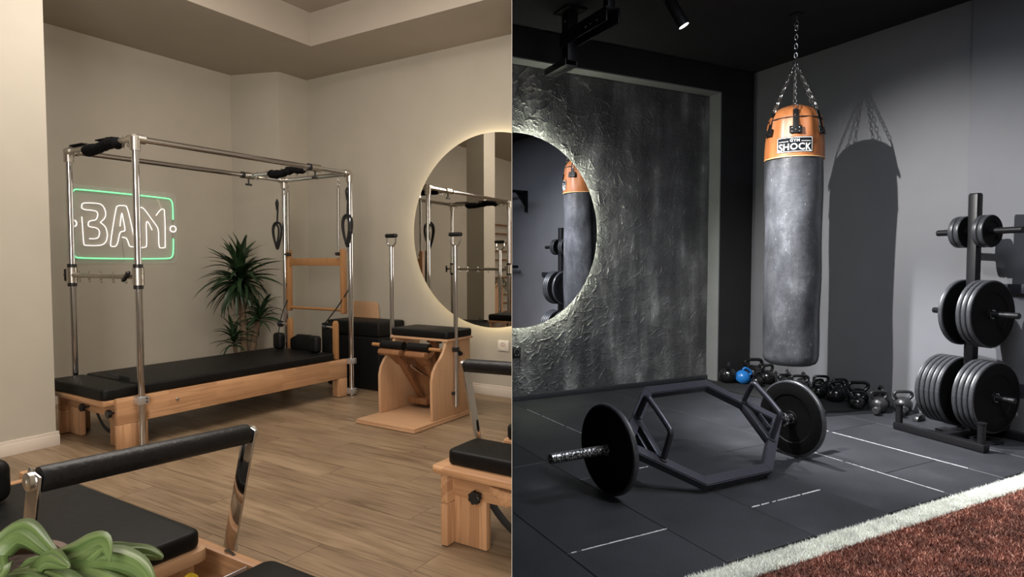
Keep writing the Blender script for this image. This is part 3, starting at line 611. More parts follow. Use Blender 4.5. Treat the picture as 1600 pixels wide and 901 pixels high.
for v0, v1 in ((3.115,3.325), (2.872,3.060)):
    vm = (v0 + v1)/2
    pw = MB(); pw.prism([(3.462,.512),(3.472,.540),(3.60,.550),(3.595,.525),(3.55,.498),(3.49,.492)], 1, v0, v1, .004)
    pd = part('pedal', pw, M['walnut'], ch)
    part('pedal_pad', MB().tube([(3.525, v0 - .004, .570), (3.525, v1 + .004, .570)], .033, 20), M['leather'], pd)
    part('pedal_arm', MB().bar((3.60, vm - .01, .44), (3.86, vm, .11), .055, .028, up=(1,0,1), bev=.004).bar((3.52, vm, .505), (3.62, vm - .01, .42), .105, .026, up=(1,0,1), bev=.004), M['walnut'], pd)
    part('pedal_foot', MB().box((3.80, v0 + .01, .065), (3.925, v1 - .01, .115), .004), M['walnut'], pd)
    for q in ((3.50,.51),(3.545,.50)): 
        for dv in (-.05, .05): part('screw', MB().lathe([(.0001,.004),(.005,.003),(.006,0)], 10, axm((q[0]-.03, vm + dv, q[1]), (-1,0,.2))), M['chrome'], pd)
    part('spring', MB().tube([(3.66, vm - .06, .40), (3.80, vm - .10, .30)], .011, 12), M['chrome'], ch)
part('hinge_rod', MB().tube([(3.90,2.86,.075), (3.90,3.344,.075)], .007, 10), M['chrome'], ch)
part('push_dowel', MB().tube([(3.525,3.318,.565), (3.525,3.43,.565)], .013, 14), M['honey'], ch)
part('push_dowel', MB().tube([(3.525,2.76,.565), (3.525,2.87,.565)], .013, 14), M['honey'], ch)
for v, sv, u, zb in ((2.815,-1,3.775,.10), (3.40,1,3.71,.10)):
    p = MB(); p.tube([(u, v, zb), (u, v, 1.325)], .0165, 18); po = part('pole', p, M['chrome'], ch)
    h = MB(); h.tube([(u, v - .045, 1.405)] + [(u, v - .045*math.cos(a), 1.37 - .045*math.sin(a)) for a in [PI*k/12 for k in range(13)]] + [(u, v + .045, 1.405)], .008, 10, flat=1)
    part('handle_fork', h, M['chrome'], po)
    part('hand_grip', MB().lathe([(.012,0),(.0165,.006),(.0165,.109),(.012,.115)], 18, axm((u, v - .0575, 1.41), (0,1,0))), M['grip'], po)
    k = MB(); k.box((u - .022, v - .02, .52), (u + .022, v + .02, .555), .004).tube([(u + .02, v, .50), (u + .055, v, .50)], .008, 10).lathe([(.0001,.02),(.018,.016),(.018,0)], 16, axm((u + .05, v, .50), (1,0,0))).bar((u - .03, v + .01*sv, .545), (u + .03, v + .02*sv, .52), .012, .01)
    part('pole_clamp', k, M['plastic'], ch)
    part('pole_clip', MB().box((u - .03, v - .006, .19), (u - .005, v + .02, .215), .004), M['plastic'], ch)

# black box and board in the corner
bx = root('padded_box', 'tall black padded box standing behind the pedal chair', 'box', 'L', (4.22, 4.20, 0))
part('box_body', MB().box((4.22,4.03,.005), (4.585,4.72,.50), .012, 3), M['leather'], bx)
part('cushion', MB().prism([(4.22,4.03),(4.585,4.03),(4.585,4.72),(4.22,4.72)], 2, .501, .64, .02, 3), M['leather'], bx)
jb = MB(); pts = [(4.40,.005),(4.80,.005),(4.80,.80)] + [(4.46 + .05*math.cos(a), .75 + .05*math.sin(a)) for a in [PI/2 + PI/2*k/6 for k in range(7)]] + [(4.405,.70),(4.40,.66)]
jb.prism(pts, 0, 4.60, 4.62, .003); single('jump_board', jb, M['ply'], 'L', 'pale plywood board leaning on the wall behind the black box', 'board')

# wall socket
sk = root('wall_socket', 'white double-round wall socket below the backlit mirror', 'socket', 'L', (4.64, 2.925, .41))
part('socket_plate', MB().box((4.628,2.872,.412), (4.6395,2.985,.505), .004), M['white_plastic'], sk)
part('socket_well', MB().lathe([(.034,0),(.034,.003),(.028,.003),(.026,.0005),(.0001,.0005)], 24, axm((4.628,2.929,.458),(-1,0,0))), M['white_trim'], sk)
part('socket_hole', MB().tube([(4.6272,2.92,.458),(4.6262,2.92,.458)], .004, 8).tube([(4.6272,2.938,.458),(4.6262,2.938,.458)], .004, 8), M['plastic'], sk)

# neon sign on the wall v = 6.0 (u, z)
ns = root('neon_sign', 'neon sign reading BAM in white outline inside a green frame, on clear acrylic', 'sign', 'L', (3.0, 5.99, 1.2))
def smooth_open(p, k=2):
    for _ in range(k):
        q = [p[0]]
        for a, b_ in zip(p[:-1], p[1:]): q += [(a[0]*.75 + b_[0]*.25, a[1]*.75 + b_[1]*.25), (a[0]*.25 + b_[0]*.75, a[1]*.25 + b_[1]*.75)]
        q.append(p[-1]); p = q
    return p
NB = [(2.638,1.593),(2.643,1.46),(2.646,1.352),(2.66,1.345),(2.783,1.346),(2.825,1.375),(2.84,1.433),(2.835,1.485),(2.822,1.518),(2.800,1.540),(2.781,1.550),(2.800,1.566),(2.824,1.594),(2.832,1.635),(2.821,1.679),(2.803,1.705),(2.778,1.718),(2.649,1.715),(2.638,1.686),(2.642,1.655),(2.733,1.653),(2.762,1.645),(2.766,1.61),(2.75,1.568),(2.70,1.562),(2.686,1.54),(2.686,1.515),(2.705,1.507),(2.748,1.504),(2.772,1.485),(2.776,1.455),(2.765,1.415),(2.74,1.406),(2.692,1.405)]
NA = [(2.962,1.427),(2.993,1.424),(3.008,1.406),(3.022,1.351),(3.036,1.341),(3.076,1.343),(3.081,1.358),(3.016,1.704),(2.995,1.716),(2.933,1.711),(2.917,1.691),(2.858,1.353),(2.872,1.339),(2.918,1.343),(2.942,1.464),(2.958,1.479),(2.989,1.483),(2.99,1.505),(2.967,1.651),(2.962,1.635),(2.947,1.525)]
NM = [(3.233,1.504),(3.200,1.576),(3.188,1.584),(3.178,1.565),(3.181,1.434),(3.179,1.349),(3.163,1.337),(3.120,1.336),(3.106,1.345),(3.103,1.690),(3.115,1.708),(3.133,1.711),(3.161,1.704),(3.22,1.62),(3.275,1.547),(3.294,1.507),(3.292,1.346),(3.309,1.335),(3.345,1.338),(3.356,1.350),(3.356,1.695),(3.345,1.709),(3.330,1.709),(3.312,1.698),(3.274,1.644)]
for nm_, pl in (('letter_b', NB), ('letter_a', NA), ('letter_m', NM)):
    part(nm_, MB().tube([(u, 5.972, z) for u, z in smooth_open(pl, 2)], .0042, 8), M['neon_white'], ns)
GT = [(2.568,1.62),(2.568,1.78),(2.578,1.815),(2.61,1.828),(3.385,1.816),(3.42,1.805),(3.436,1.765),(3.436,1.613)]; GB = [(3.434,1.429),(3.432,1.30),(3.42,1.25),(3.382,1.231),(2.60,1.233),(2.575,1.25),(2.567,1.285),(2.567,1.44)]
for pl in (GT, GB): part('green_tube', MB().tube([(u, 5.972, z) for u, z in smooth_open(pl, 2)], .0062, 8), M['neon_green'], ns)
for u, z in ((3.434,1.523), (2.568,1.532)): part('ring_tube', MB().tube(arc((u, 5.972, z), .029, 0, 2*PI*23/24, 23, 'xz'), .0052, 8, True), M['neon_white'], ns)
part('acrylic_panel', MB().prism(rounded((2.525,1.190), (3.475,1.868), .06), 1, 5.979, 5.983, 0), M['acrylic'], ns)
for u in (2.60, 3.40):
    for z in (1.23, 1.83): part('standoff', MB().tube([(u, 5.974, z), (u, 5.999, z)], .006, 10), M['silver'], ns)
part('power_cord', MB().tube([(2.965,5.986,1.44), (2.975,5.99,1.33), (2.99,5.99,1.22), (2.97,5.99,1.205), (2.93,5.99,1.215)], .0022, 6), M['neon_off'], ns)
part('link_wire', MB().tube([(2.60,5.984,1.535), (2.68,5.984,1.53)], .002, 6).tube([(2.83,5.984,1.36), (2.86,5.984,1.345)], .002, 6).tube([(3.434,5.984,1.43),(3.434,5.984,1.49)], .002, 6).tube([(3.436,5.984,1.56),(3.436,5.984,1.61)], .002, 6), M['neon_off'], ns)

# ---- plants
def leaf_mesh(L, wd, droop, fold, n=7, curl=0):
    V = []; F = []
    for i in range(n + 1):
        t = i/n; w_ = wd*(math.sin(PI*min(1, t*.85 + .12)**.8))**.8*.5 if i < n else .0004; w_ = max(w_, .0004)
        x = L*t*(1 - droop*.25*t*t); z = L*(droop*-.75*t*t + .08*math.sin(PI*t))
        V += [(x, -w_, z + fold*w_), (x, 0, z), (x, w_, z + fold*w_)]
    for i in range(n):
        a = 3*i; F += [(a, a+3, a+4, a+1), (a+1, a+4, a+5, a+2)]
    me = bpy.data.meshes.new('leaf'); me.from_pydata(V, [], F); me.shade_smooth(); return me
dp = root('cane_plant', 'tall dark spiky yucca plant between the reformer and the neon wall', 'plant', 'L', (3.82, 5.45, 0))
part('pot', MB().lathe([(.10,.0),(.13,.01),(.165,.27),(.17,.28),(.155,.28),(.15,.25),(.0001,.25)], 32), M['pot'], dp, True)
part('soil', MB().lathe([(.148,.245),(.148,.262),(.0001,.266)], 24), M['soil'], dp, True)
part('stem', MB().tube([(.0,.0,.25), (.01,.01,.5), (-.005,.02,.75), (-.02,.02,.95)], [.036,.034,.032,.028], 12), M['trunk'], dp, True)
part('stem', MB().tube([(.05,-.04,.25), (.07,-.06,.45), (.09,-.10,.62)], [.032,.030,.026], 12), M['trunk'], dp, True)
part('stem', MB().tube([(-.05,.03,.25), (-.09,.03,.38)], [.02,.014], 10), M['trunk'], dp, True)
lm = [leaf_mesh(1, .125, d, .45) for d in (.12, .35, .7)]
for m_ in lm: m_.materials.append(M['leaf_dark'])
rs = random.Random(5)
def tuft(c, n, L, e0, e1):
    for i in range(n):
        t = i/n; o = bpy.data.objects.new('leaf', rs.choice(lm)); COL.objects.link(o); o.parent = dp
        el = e1 + (e0 - e1)*t + rs.uniform(-.15,.15); l = L*rs.uniform(.72,1.12)*(1 if el > -.2 else .85)
        o.location = (c[0] + rs.uniform(-.015,.015), c[1] + rs.uniform(-.015,.015), c[2] + .10*t - .05)
        o.scale = (l, l*rs.uniform(.8,1.15), l); o.rotation_euler = (rs.uniform(-.4,.4), -el, i*2.39996 + rs.uniform(-.2,.2))
tuft((-.02,.02,1.01), 110, .42, 1.45, -.85)
tuft((.10,-.12,.66), 40, .29, 1.3, -.35)
tuft((-.09,.03,.43), 34, .26, 1.3, -.4)
tuft((.01,.0,.52), 12, .20, .9, .0)

# things the round mirror shows beyond the pillar
wb = root('wall_bars', 'wooden wall bars seen only in the round mirror', 'wall bars', 'L', (-1.0, 5.9, 0))
for u in (-.62, -1.45): part('bar_upright', MB().box((u,5.90,.01), (u+.04,5.975,2.0), .004), M['honey'], wb)
for k in range(11): part('rung', MB().tube([(-1.41,5.93,.25 + .165*k), (-.62,5.93,.25 + .165*k)], .016, 10), M['walnut'], wb)
ab = MB(); ab.prism([(-.52,.01),(-.18,.01),(-.18,.70)] + [(-.35 + .17*math.cos(t), .70 + .17*math.sin(t)) for t in [PI*k/12 for k in range(1,12)]] + [(-.52,.70)], 1, 5.62, 5.65, .004)
single('arched_board', ab, M['ply'], 'L', 'arched plywood board seen only in the round mirror', 'board')
pl_ = root('palm', 'arching palm seen only in the round mirror', 'plant', 'L', (-.12, 5.05, 0))
part('pot', MB().lathe([(.13,0),(.15,.01),(.18,.34),(.16,.34),(.155,.31),(.0001,.31)], 28), M['pot'], pl_, True)
rp = random.Random(9); fm = leaf_mesh(1, .06, .5, .3); fm.materials.append(M['leaf_dark'])
for i_ in range(9):
    an = i_*2.4; ln_ = rp.uniform(.7,1.0); pts = [(math.cos(an)*ln_*t*.75, math.sin(an)*ln_*t*.75, .3 + 1.35*t*ln_ - .75*t*t*t*ln_) for t in [q/12 for q in range(13)]]
    fr_ = part('frond', MB().tube(pts, .005, 6), M['leaf_dark'], pl_, True)
    for q in range(4, 13):
        for sd in (-1, 1):
            o = bpy.data.objects.new('leaflet', fm); COL.objects.link(o); o.parent = fr_; o.location = pts[q]; l = .24*(1 - abs(q-8)/9); o.scale = (l, l, l); o.rotation_euler = (0, rp.uniform(0,.4), an + sd*.95)
# foreground pot plant with broad pale leaves
pp = bpy.data.objects.new('potted_plant', None); COL.objects.link(pp); pp.location = (-.85, 1.0, 0)
pp['label'] = 'pale green broad-leaved plant at the lower left corner, nearest the viewer'; pp['category'] = 'plant'
part('planter', MB().lathe([(.11,0),(.12,.01),(.075,.62),(.095,.685),(.100,.70),(.088,.70),(.082,.675),(.0001,.67)], 40), M['pot_brown'], pp, True)
part('soil', MB().lathe([(.080,.672),(.078,.684),(.0001,.69)], 24), M['soil'], pp, True)
def broad(pts, wd, tw=0, tip=.17):
    P = [Vector((p[0], p[1], p[2] - .045*min(1, max(0, (p[2]-.70)/.06)))) - pp.location for p in pts]; k = 0
    # catmull-rom
    Q = []; n = 7
    for i in range(len(P) - 1):
        p0, p1, p2, p3 = P[max(i-1, 0)], P[i], P[i+1], P[min(i+2, len(P)-1)]
        for j in range(n):
            t = j/n; Q.append(.5*((2*p1) + (p2-p0)*t + (2*p0 - 5*p1 + 4*p2 - p3)*t*t + (3*p1 - p0 - 3*p2 + p3)*t**3))
    Q.append(P[-1]); N = len(Q); V = []; F = []; cols = 6
    for i, q in enumerate(Q):
        t = i/(N-1); tg = (Q[min(i+1, N-1)] - Q[max(i-1, 0)]).normalized(); side = tg.cross(Vector((0, -.75, .66))).normalized()
        side = Matrix.Rotation(tw*t, 3, tg) @ side; up = side.cross(tg).normalized(); w_ = wd*.5*(min(1, .55 + t*1.6)*(1 if t < 1-tip*3 else max(.03, ((1-t)/(tip*3))**.8)))
        for c_ in range(cols + 1):
            s_ = c_/cols*2 - 1; V.append(q + side*s_*w_ + up*(-abs(s_)**1.6*w_*.45 + .0025*math.sin(s_*9 + t*3)))
    for i in range(N-1):
        for c_ in range(cols): a = i*(cols+1) + c_; F.append((a, a+1, a+cols+2, a+cols+1))
    mb = MB().add(V, F); o = part('leaf', mb, M['leaf_pale'], pp, True); at = o.data.attributes.new('across', 'FLOAT_VECTOR', 'POINT'); at.data.foreach_set('vector', [c for i in range(N) for c_ in range(cols+1) for c in (c_/cols*6, i/(N-1)*.9, len(pp.children)*3.1)]); md = o.modifiers.new('thickness', 'SOLIDIFY'); md.thickness = .0012
for pts, wd, tw in (
 ([(-.832,.982,.700),(-.858,1.003,.764),(-.825,1.014,.795),(-.759,.983,.783),(-.700,.953,.765)], .050, .5),
 ([(-.811,.98,.695),(-.769,.962,.750),(-.722,.944,.789),(-.665,.913,.787)], .052, -.5),
 ([(-.811,1.0,.700),(-.749,.982,.740),(-.688,.963,.780),(-.645,.954,.803),(-.612,.924,.790)], .060, .8),
 ([(-.80,.961,.700),(-.701,.952,.757),(-.651,.953,.769),(-.595,.943,.766),(-.556,.922,.748),(-.540,.911,.715)], .062, .7),
 ([(-.80,.95,.700),(-.756,.925,.752),(-.702,.883,.770),(-.667,.852,.755),(-.656,.84,.700)], .046, -.3),
 ([(-.80,.951,.695),(-.742,.951,.732),(-.677,.932,.748),(-.615,.912,.745),(-.575,.901,.725),(-.558,.899,.680)], .070, -.3),
 ([(-.81,.961,.695),(-.757,.935,.735),(-.684,.902,.745),(-.623,.881,.728),(-.595,.879,.675)], .066, .2),
 ([(-.83,.95,.70),(-.795,.932,.748),(-.766,.903,.778),(-.762,.884,.788),(-.78,.864,.785)], .046, .6),
 ([(-.86,.99,.70),(-.9,1.031,.745),(-1.011,1.081,.753),(-1.07,1.079,.690)], .052, 0),
 ([(-.80,1.0,.70),(-.744,1.011,.740),(-.671,1.022,.757),(-.625,1.031,.752),(-.580,1.011,.735)], .058, -.6),
 ([(-.87,.96,.70),(-.90,.91,.76),(-.95,.87,.79),(-1.0,.84,.76)], .05, .4)):
    broad(pts, wd, tw)

# ================================================================== RIGHT ROOM THINGS (b, a, z)
round_mirror('R', 'large round backlit mirror on the dark plaster wall, pale halo', 1.463, .822, 2.47, 4.64, 4.72, math.radians(3.1), M['mirror_r'], M['led_r'])
sk = root('wall_socket', 'black wall socket low on the dark plaster wall beside the party wall', 'socket', 'R', (2.50,4.71,.38))
part('socket_plate', MB().box((2.435,4.700,.385), (2.513,4.712,.463), .003), M['plastic'], sk)
part('socket_ring', MB().lathe([(.030,0),(.030,.003),(.025,.003),(.025,0)], 24, axm((2.474,4.700,.424),(0,-1,0)), closed=True), M['worn_chrome'], sk)

def text_mesh(txt, size, off=0.0, spacing=1.0):
    cu = bpy.data.curves.new('t', 'FONT'); cu.body = txt; cu.size = size; cu.align_x = 'CENTER'; cu.align_y = 'CENTER'; cu.offset = off; cu.space_character = spacing; cu.extrude = .0006; cu.resolution_u = 3
    o = bpy.data.objects.new('t', cu); COL.objects.link(o); dg = bpy.context.evaluated_depsgraph_get(); me = bpy.data.meshes.new_from_object(o.evaluated_get(dg)); bpy.data.objects.remove(o)
    b = bmesh.new(); b.from_mesh(me); bmesh.ops.triangulate(b, faces=b.faces); bmesh.ops.subdivide_edges(b, edges=[e for e in b.edges if e.calc_length() > size*.25], cuts=2)
    mb = MB().bm(b); bpy.data.meshes.remove(me); return mb
def chain_mb(a, b, ll=.036, lw=.020, wr=.0028):
    a, b = Vector(a), Vector(b); d = b - a; L = d.length; z = d.normalized(); pitch = ll - wr*2.2; n = max(1, int(round(L/pitch))); pitch = L/n; mb = MB(); m0 = axm(a, z)
    for i in range(n):
        c = (i + .5)*pitch; h = (ll - lw)/2; r = lw/2 - wr/2; pts = [(r*math.cos(t), 0, h + r*math.sin(t)) for t in [PI*k/6 for k in range(7)]] + [(r*math.cos(t), 0, -h + r*math.sin(t)) for t in [PI + PI*k/6 for k in range(7)]]
        mx = m0 @ Matrix.Translation((0,0,c)) @ Matrix.Rotation(PI/4 + (PI/2 if i % 2 else 0), 4, 'Z'); mb.tube([mx @ Vector(p) for p in pts], wr, 6, True)
    return mb
BC = (4.223, 3.3475)
bg = root('punching_bag', 'tall scuffed black punching bag with tan top hung on a chain', 'punching bag', 'R', (4.223, 3.3475, .39))
def bagp(f, r, z): return bagpt(f, r*1.03, 1.2 + (z - 1.2)*1.03)
def bagpt(f, r, z): return (BC[0] + r*math.cos(f), BC[1] + r*math.sin(f), z)
def spun(prof, n=64, fold=0, seed=0, dent=0):
    V = []; F = []; rs = random.Random(seed); ph = rs.uniform(0, 6)
    for j, (r, z) in enumerate(prof):
        for k in range(n):
            a = 2*PI*k/n; rr = r
            if fold: rr *= 1 + fold*(math.sin(12*a + ph)*.6 + .4*math.sin(7*a + 1.3))*min(1, max(0, (z - 2.02)*6))*(1 if r > .03 else 0)
            if dent: rr += dent*noise.noise(Vector((math.cos(a)*1.6, math.sin(a)*1.6, z*2.6)))*(1 if r > .1 else 0)
            V.append(bagpt(a, rr*1.03, 1.2 + (z - 1.2)*1.03))
    for j in range(len(prof)-1):
        for k in range(n): F.append((j*n + k, j*n + (k+1) % n, (j+1)*n + (k+1) % n, (j+1)*n + k))
    F.append(tuple(range(n-1, -1, -1))); F.append(tuple((len(prof)-1)*n + k for k in range(n))); return MB().add(V, F)
prof = [(.001,.41),(.11,.411),(.155,.417),(.180,.432),(.192,.456),(.196,.49)] + [(.196 + .010*(i/30.), .50 + 1.48*i/30.) for i in range(31)]
part('bag_body', spun(prof, 72, 0, 1, .012), M['bag'], bg, angle=1.2)
DP = [(.2095,1.975),(.211,1.99),(.2095,2.04),(.206,2.10),(.201,2.15),(.196,2.20),(.191,2.245),(.183,2.285),(.168,2.315),(.140,2.345),(.100,2.368),(.05,2.385),(.001,2.388)]
part('tan_top', spun(DP, 120, .034, 2), M['bag_tan'], bg, angle=1.2)
part('top_binding', MB().tube([bagp(2*PI*k/60, .2105, 1.978) for k in range(60)], .0045, 6, True), M['tan_edge'], bg)
part('draw_cord', MB().tube([bagp(2*PI*k/72, .1885, 2.268) for k in range(72)], .0045, 6, True), M['rope'], bg)
F0 = math.atan2(-3.25, -4.10)
for k in range(6):
    f = F0 + .04 + k*PI/3; er = Vector((math.cos(f), math.sin(f), 0)); et = Vector((-math.sin(f), math.cos(f), 0))
    A = Vector(bagp(f, .172, 2.325)); B_ = Vector(bagp(f, .2085, 2.175)); dz = (B_ - A).normalized(); nn = et.cross(dz)
    s_ = MB(); s_.bar(A, B_, .040, .010, up=er, bev=.002); s_.bar(B_ - dz*.025, B_ + dz*.032, .088, .008, up=er, bev=.002); tb = part('strap_tab', s_, M['leather'], bg)
    for q in ((-.026,-.010),(.026,-.010),(-.026,.020),(.026,.020),(0,.005)):
        P = B_ + et*q[0] + dz*q[1] + er*.005; part('rivet', MB().lathe([(.0001,.003),(.0035,.002),(.0045,0)], 8, axm(P, er)), M['chain'], tb)
    R_ = A + Vector((0,0,.02)) - er*.004
    part('ring', MB().tube([R_ + et*.016*math.cos(t) + (Vector((0,0,1))*.9 - er*.35)*.020*math.sin(t) for t in [2*PI*j/16 for j in range(16)]], .0032, 8, True), M['chain'], tb)
    part('chain_strand', chain_mb(R_ + Vector((0,0,.018)) - er*.006, (BC[0], BC[1], 2.76)), M['chain'], bg)
part('chain', chain_mb((BC[0], BC[1], 2.76), (BC[0], BC[1], 3.04), .042, .024, .0034), M['chain'], bg)
hk = MB(); hk.tube([(BC[0] + .026*math.cos(t), BC[1], 3.055 + .026*math.sin(t)) for t in [2*PI*j/20 for j in range(20)]], .004, 8, True).tube([(BC[0], BC[1], 3.08), (BC[0], BC[1], 3.13)], .006, 10); part('ceiling_hook', hk, M['chain'], bg)
part('hook_plate', MB().box((BC[0]-.04,BC[1]-.04,3.120), (BC[0]+.04,BC[1]+.04,3.1295), .003), M['black_steel'], bg)
# curved label facing the viewer
def wrap(mb, f0, r, z0):
    """flat x,y artwork bent onto the bag"""
    out = []
    for v in mb.v: f = f0 + v.x/.216; out.append(Vector(bagpt(f, r + v.z, z0 + v.y)))
    mb.v = out; return mb
g = MB(); n = 20
V = [(-.128 + .256*i/n, y, 0) for y in (-.058, .058) for i in range(n+1)] + [(-.128 + .256*i/n, y, .004) for y in (-.058, .058) for i in range(n+1)]
q = n+1; F = []
for i in range(n): F += [(i, i+1, q+i+1, q+i), (2*q+i, 3*q+i, 3*q+i+1, 2*q+i+1), (i, 2*q+i, 2*q+i+1, i+1), (q+i, q+i+1, 3*q+i+1, 3*q+i)]
F += [(0, q, 3*q, 2*q), (q-1, 3*q-1, 4*q-1, 2*q-1)]
lb = part('label', wrap(g.add(V, F), F0 + .02, .2155, 2.088), M['label_black'], bg, label='black rectangular label with white lettering')
def strip(x0, y0, x1, y1, n=12):
    b = MB(); V = [(x0 + (x1-x0)*i/n, y, .0046) for y in (y0, y1) for i in range(n+1)]; b.add(V, [(i, i+1, n+1+i+1, n+1+i) for i in range(n)]); return b
bd = MB()
for s_ in (strip(-.125,-.054,.125,-.050), strip(-.125,.050,.125,.054), strip(-.125,-.054,-.121,.054,1), strip(.121,-.054,.125,.054,1), strip(-.112,.022,-.045,.026), strip(.045,.022,.112,.026)): bd.add(s_.v, s_.f)
part('label_border', wrap(bd, F0 + .02, .2155, 2.088), M['label_white'], lb)
tx = text_mesh('SHOCK', .066, .0013, 1.06)
for v in tx.v: v.y += -.018; v.z += .0050; v.y *= (1 + .35*(abs(v.x)/.12)**2) if v.y < 0 else 1
part('label_text', wrap(tx, F0 + .02, .2155, 2.088), M['label_white'], lb)
tx = text_mesh('GYM', .030, .0007, 1.15)
for v in tx.v: v.y += .030; v.z += .0050
part('label_text', wrap(tx, F0 + .02, .2155, 2.088), M['label_white'], lb)

# ---- weight plates
def plate(name, label, R, t, group, small=False):
    """thing whose local Z is the axle"""
    r = bpy.data.objects.new(name, None); COL.objects.link(r); r['label'] = label; r['category'] = 'weight plate'; r['group'] = group
    h = t/2; hb = .032 if not small else .02
    pf = [(hb-.006,-h*.9),(hb+.012,-h*.9),(hb+.014,-h*.62),(R*.62,-h*.62),(R*.64,-h*.9),(R*.95,-h),(R*.985,-h*.8),(R,-h*.5),(R*.996,-h*.12),(R*.996,h*.12),(R,h*.5),(R*.985,h*.8),(R*.95,h),(R*.64,h*.9),(R*.62,h*.62),(hb+.014,h*.62),(hb+.012,h*.9),(hb-.006,h*.9)]
    b = MB(); b.lathe(pf, 64, closed=True); n = 64
    b.mi = [1 if 5 <= (i//n) <= 11 else 0 for i in range(len(b.f))]
    part('disc', b, [M['plate'], M['plate_rim']], r, True, angle=.5)
    part('centre_ring', MB().lathe([(hb-.008,-h*.92),(hb-.001,-h*.96),(hb-.001,h*.96),(hb-.008,h*.92)], 32, closed=True), M['worn_chrome'], r, True); return r
def place_axis(o, room, c, d):
    """d in room axes"""
    o.location = W(room, c); dv = W(room, (d[0], d[1], 0)).normalized(); o.rotation_euler = dv.to_track_quat('Z', 'Y').to_euler()

# ---- hex bar, tipped forward about its sleeves
PH = math.radians(40); hx = root('hex_trap_bar', 'dark steel hexagonal lifting bar lying tipped on the rubber floor', 'barbell', 'R', (2.573, 2.585, 0))
def T(s, b_, h=0): return Vector((b_ - 2.573, s*math.cos(PH) - h*math.sin(PH), .235 + s*math.sin(PH) + h*math.cos(PH)))
hexv = [(.318,2.345),(.318,2.80),(0,3.145),(-.285,2.805),(-.285,2.345),(0,2.0)]
def offs(poly, d):
    out = []; n = len(poly); cx = sum(p[0] for p in poly)/n; cy = sum(p[1] for p in poly)/n
    for i in range(n):
        p0, p1, p2 = poly[i-1], poly[i], poly[(i+1) % n]
        def ln(a, b_):
            dx, dy = b_[0]-a[0], b_[1]-a[1]; L = math.hypot(dx, dy); nx, ny = dy/L, -dx/L
            if nx*((a[0]+b_[0])/2-cx) + ny*((a[1]+b_[1])/2-cy) < 0: nx, ny = -nx, -ny
            return (a[0]+nx*d, a[1]+ny*d, dx, dy)
        a, b_ = ln(p0, p1), ln(p1, p2); det = a[2]*b_[3] - a[3]*b_[2]; t = ((b_[0]-a[0])*b_[3] - (b_[1]-a[1])*b_[2])/det; out.append((a[0]+a[2]*t, a[1]+a[3]*t))
    return out
ho, hi = offs(hexv, .028), offs(hexv, -.028); b = MB(); V = []
for pl, h in ((ho,.026),(hi,.026),(ho,-.026),(hi,-.026)): V += [T(s, bb, h) for s, bb in pl]
F = []
for i in range(6):
    j = (i+1) % 6; F += [(i, j, 6+j, 6+i), (12+i, 18+i, 18+j, 12+j), (i, 12+i, 12+j, j), (6+i, 6+j, 18+j, 18+i)]
bm_ = bmesh.new(); vv = [bm_.verts.new(v) for v in V]; [bm_.faces.new([vv[k] for k in f]) for f in F]; bmesh.ops.recalc_face_normals(bm_, faces=bm_.faces)
bmesh.ops.bevel(bm_, geom=[e for e in bm_.edges if e.calc_face_angle(0) > 1.2], offset=.005, segments=2, affect='EDGES'); b.bm(bm_)
part('hex_frame', b, M['bar_steel'], hx, True)
w_ = MB()
for i in range(6): w_.bar(T(ho[i][0], ho[i][1], .0268), T(hi[i][0], hi[i][1], .0268), .004, .002, up=T(0,0,1)-T(0,0,0))
part('weld_seam', w_, M['plate_rim'], hx, True)
nrm_ = (T(0,0,1) - T(0,0,0))
for bb, sg in ((2.165,-1),(2.975,1)):
    part('cross_tube', MB().bar(T(.135,bb), T(-.125,bb), .036, .045, up=nrm_, bev=.004), M['bar_steel'], hx, True)
    part('gusset', MB().bar(T(.055,bb + sg*.062), T(-.055,bb + sg*.062), .012, .05, up=nrm_, bev=.002).tube([T(-.035,bb+sg*.05,.01),T(-.035,bb+sg*.075,.01)], .007, 10), M['bar_steel'], hx, True)
    path = [(.150,.012),(.158,.05),(.172,.125)] + [(.150 + .026*math.cos(t), .150 + .026*math.sin(t)) for t in [PI*.05 + PI*.50*k/6 for k in range(7)]] + [(.05,.185),(-.035,.186)] + [(-.045 + .030*math.cos(t), .156 + .030*math.sin(t)) for t in [PI*.5 + PI*.38*k/6 for k in range(7)]] + [(-.105,.08),(-.128,.012)]
    hd = part('lift_handle', MB().tube([T(s, bb, h) for s, h in smooth_open(path, 2)], .0165, 16), M['bar_steel'], hx, True, angle=1.2)
    for q in (.150, -.126): part('weld_collar', MB().tube([T(q,bb,.022),T(q+.001,bb,.034)], .020, 16), M['plate_rim'], hd, True)
for b0, b1, sg in ((1.995,1.545,-1),(3.15,3.585,1)):
    sl = part('sleeve', MB().lathe([(.0001,0),(.025,0),(.025,abs(b1-b0)-.003),(.022,abs(b1-b0)),(.0001,abs(b1-b0)-.001)], 28, axm((b0-2.573,0,.235),(sg,0,0))), M['worn_chrome'] if sg < 0 else M['black_steel'], hx, True)
    part('sleeve_stop', MB().lathe([(.026,0),(.042,0),(.042,.014),(.026,.014)], 28, axm((b0-2.573+sg*.05,0,.235),(sg,0,0)), closed=True), M['worn_chrome'], sl, True)
for bb, lab in ((1.895,'black round plate on the left sleeve of the hexagonal bar'), (3.285,'black round plate on the right sleeve of the hexagonal bar')):
    p = plate('weight_plate', lab, .234, .034, 'plates on the hexagonal bar'); place_axis(p, 'R', (bb, 2.585, .235), (1, 0))

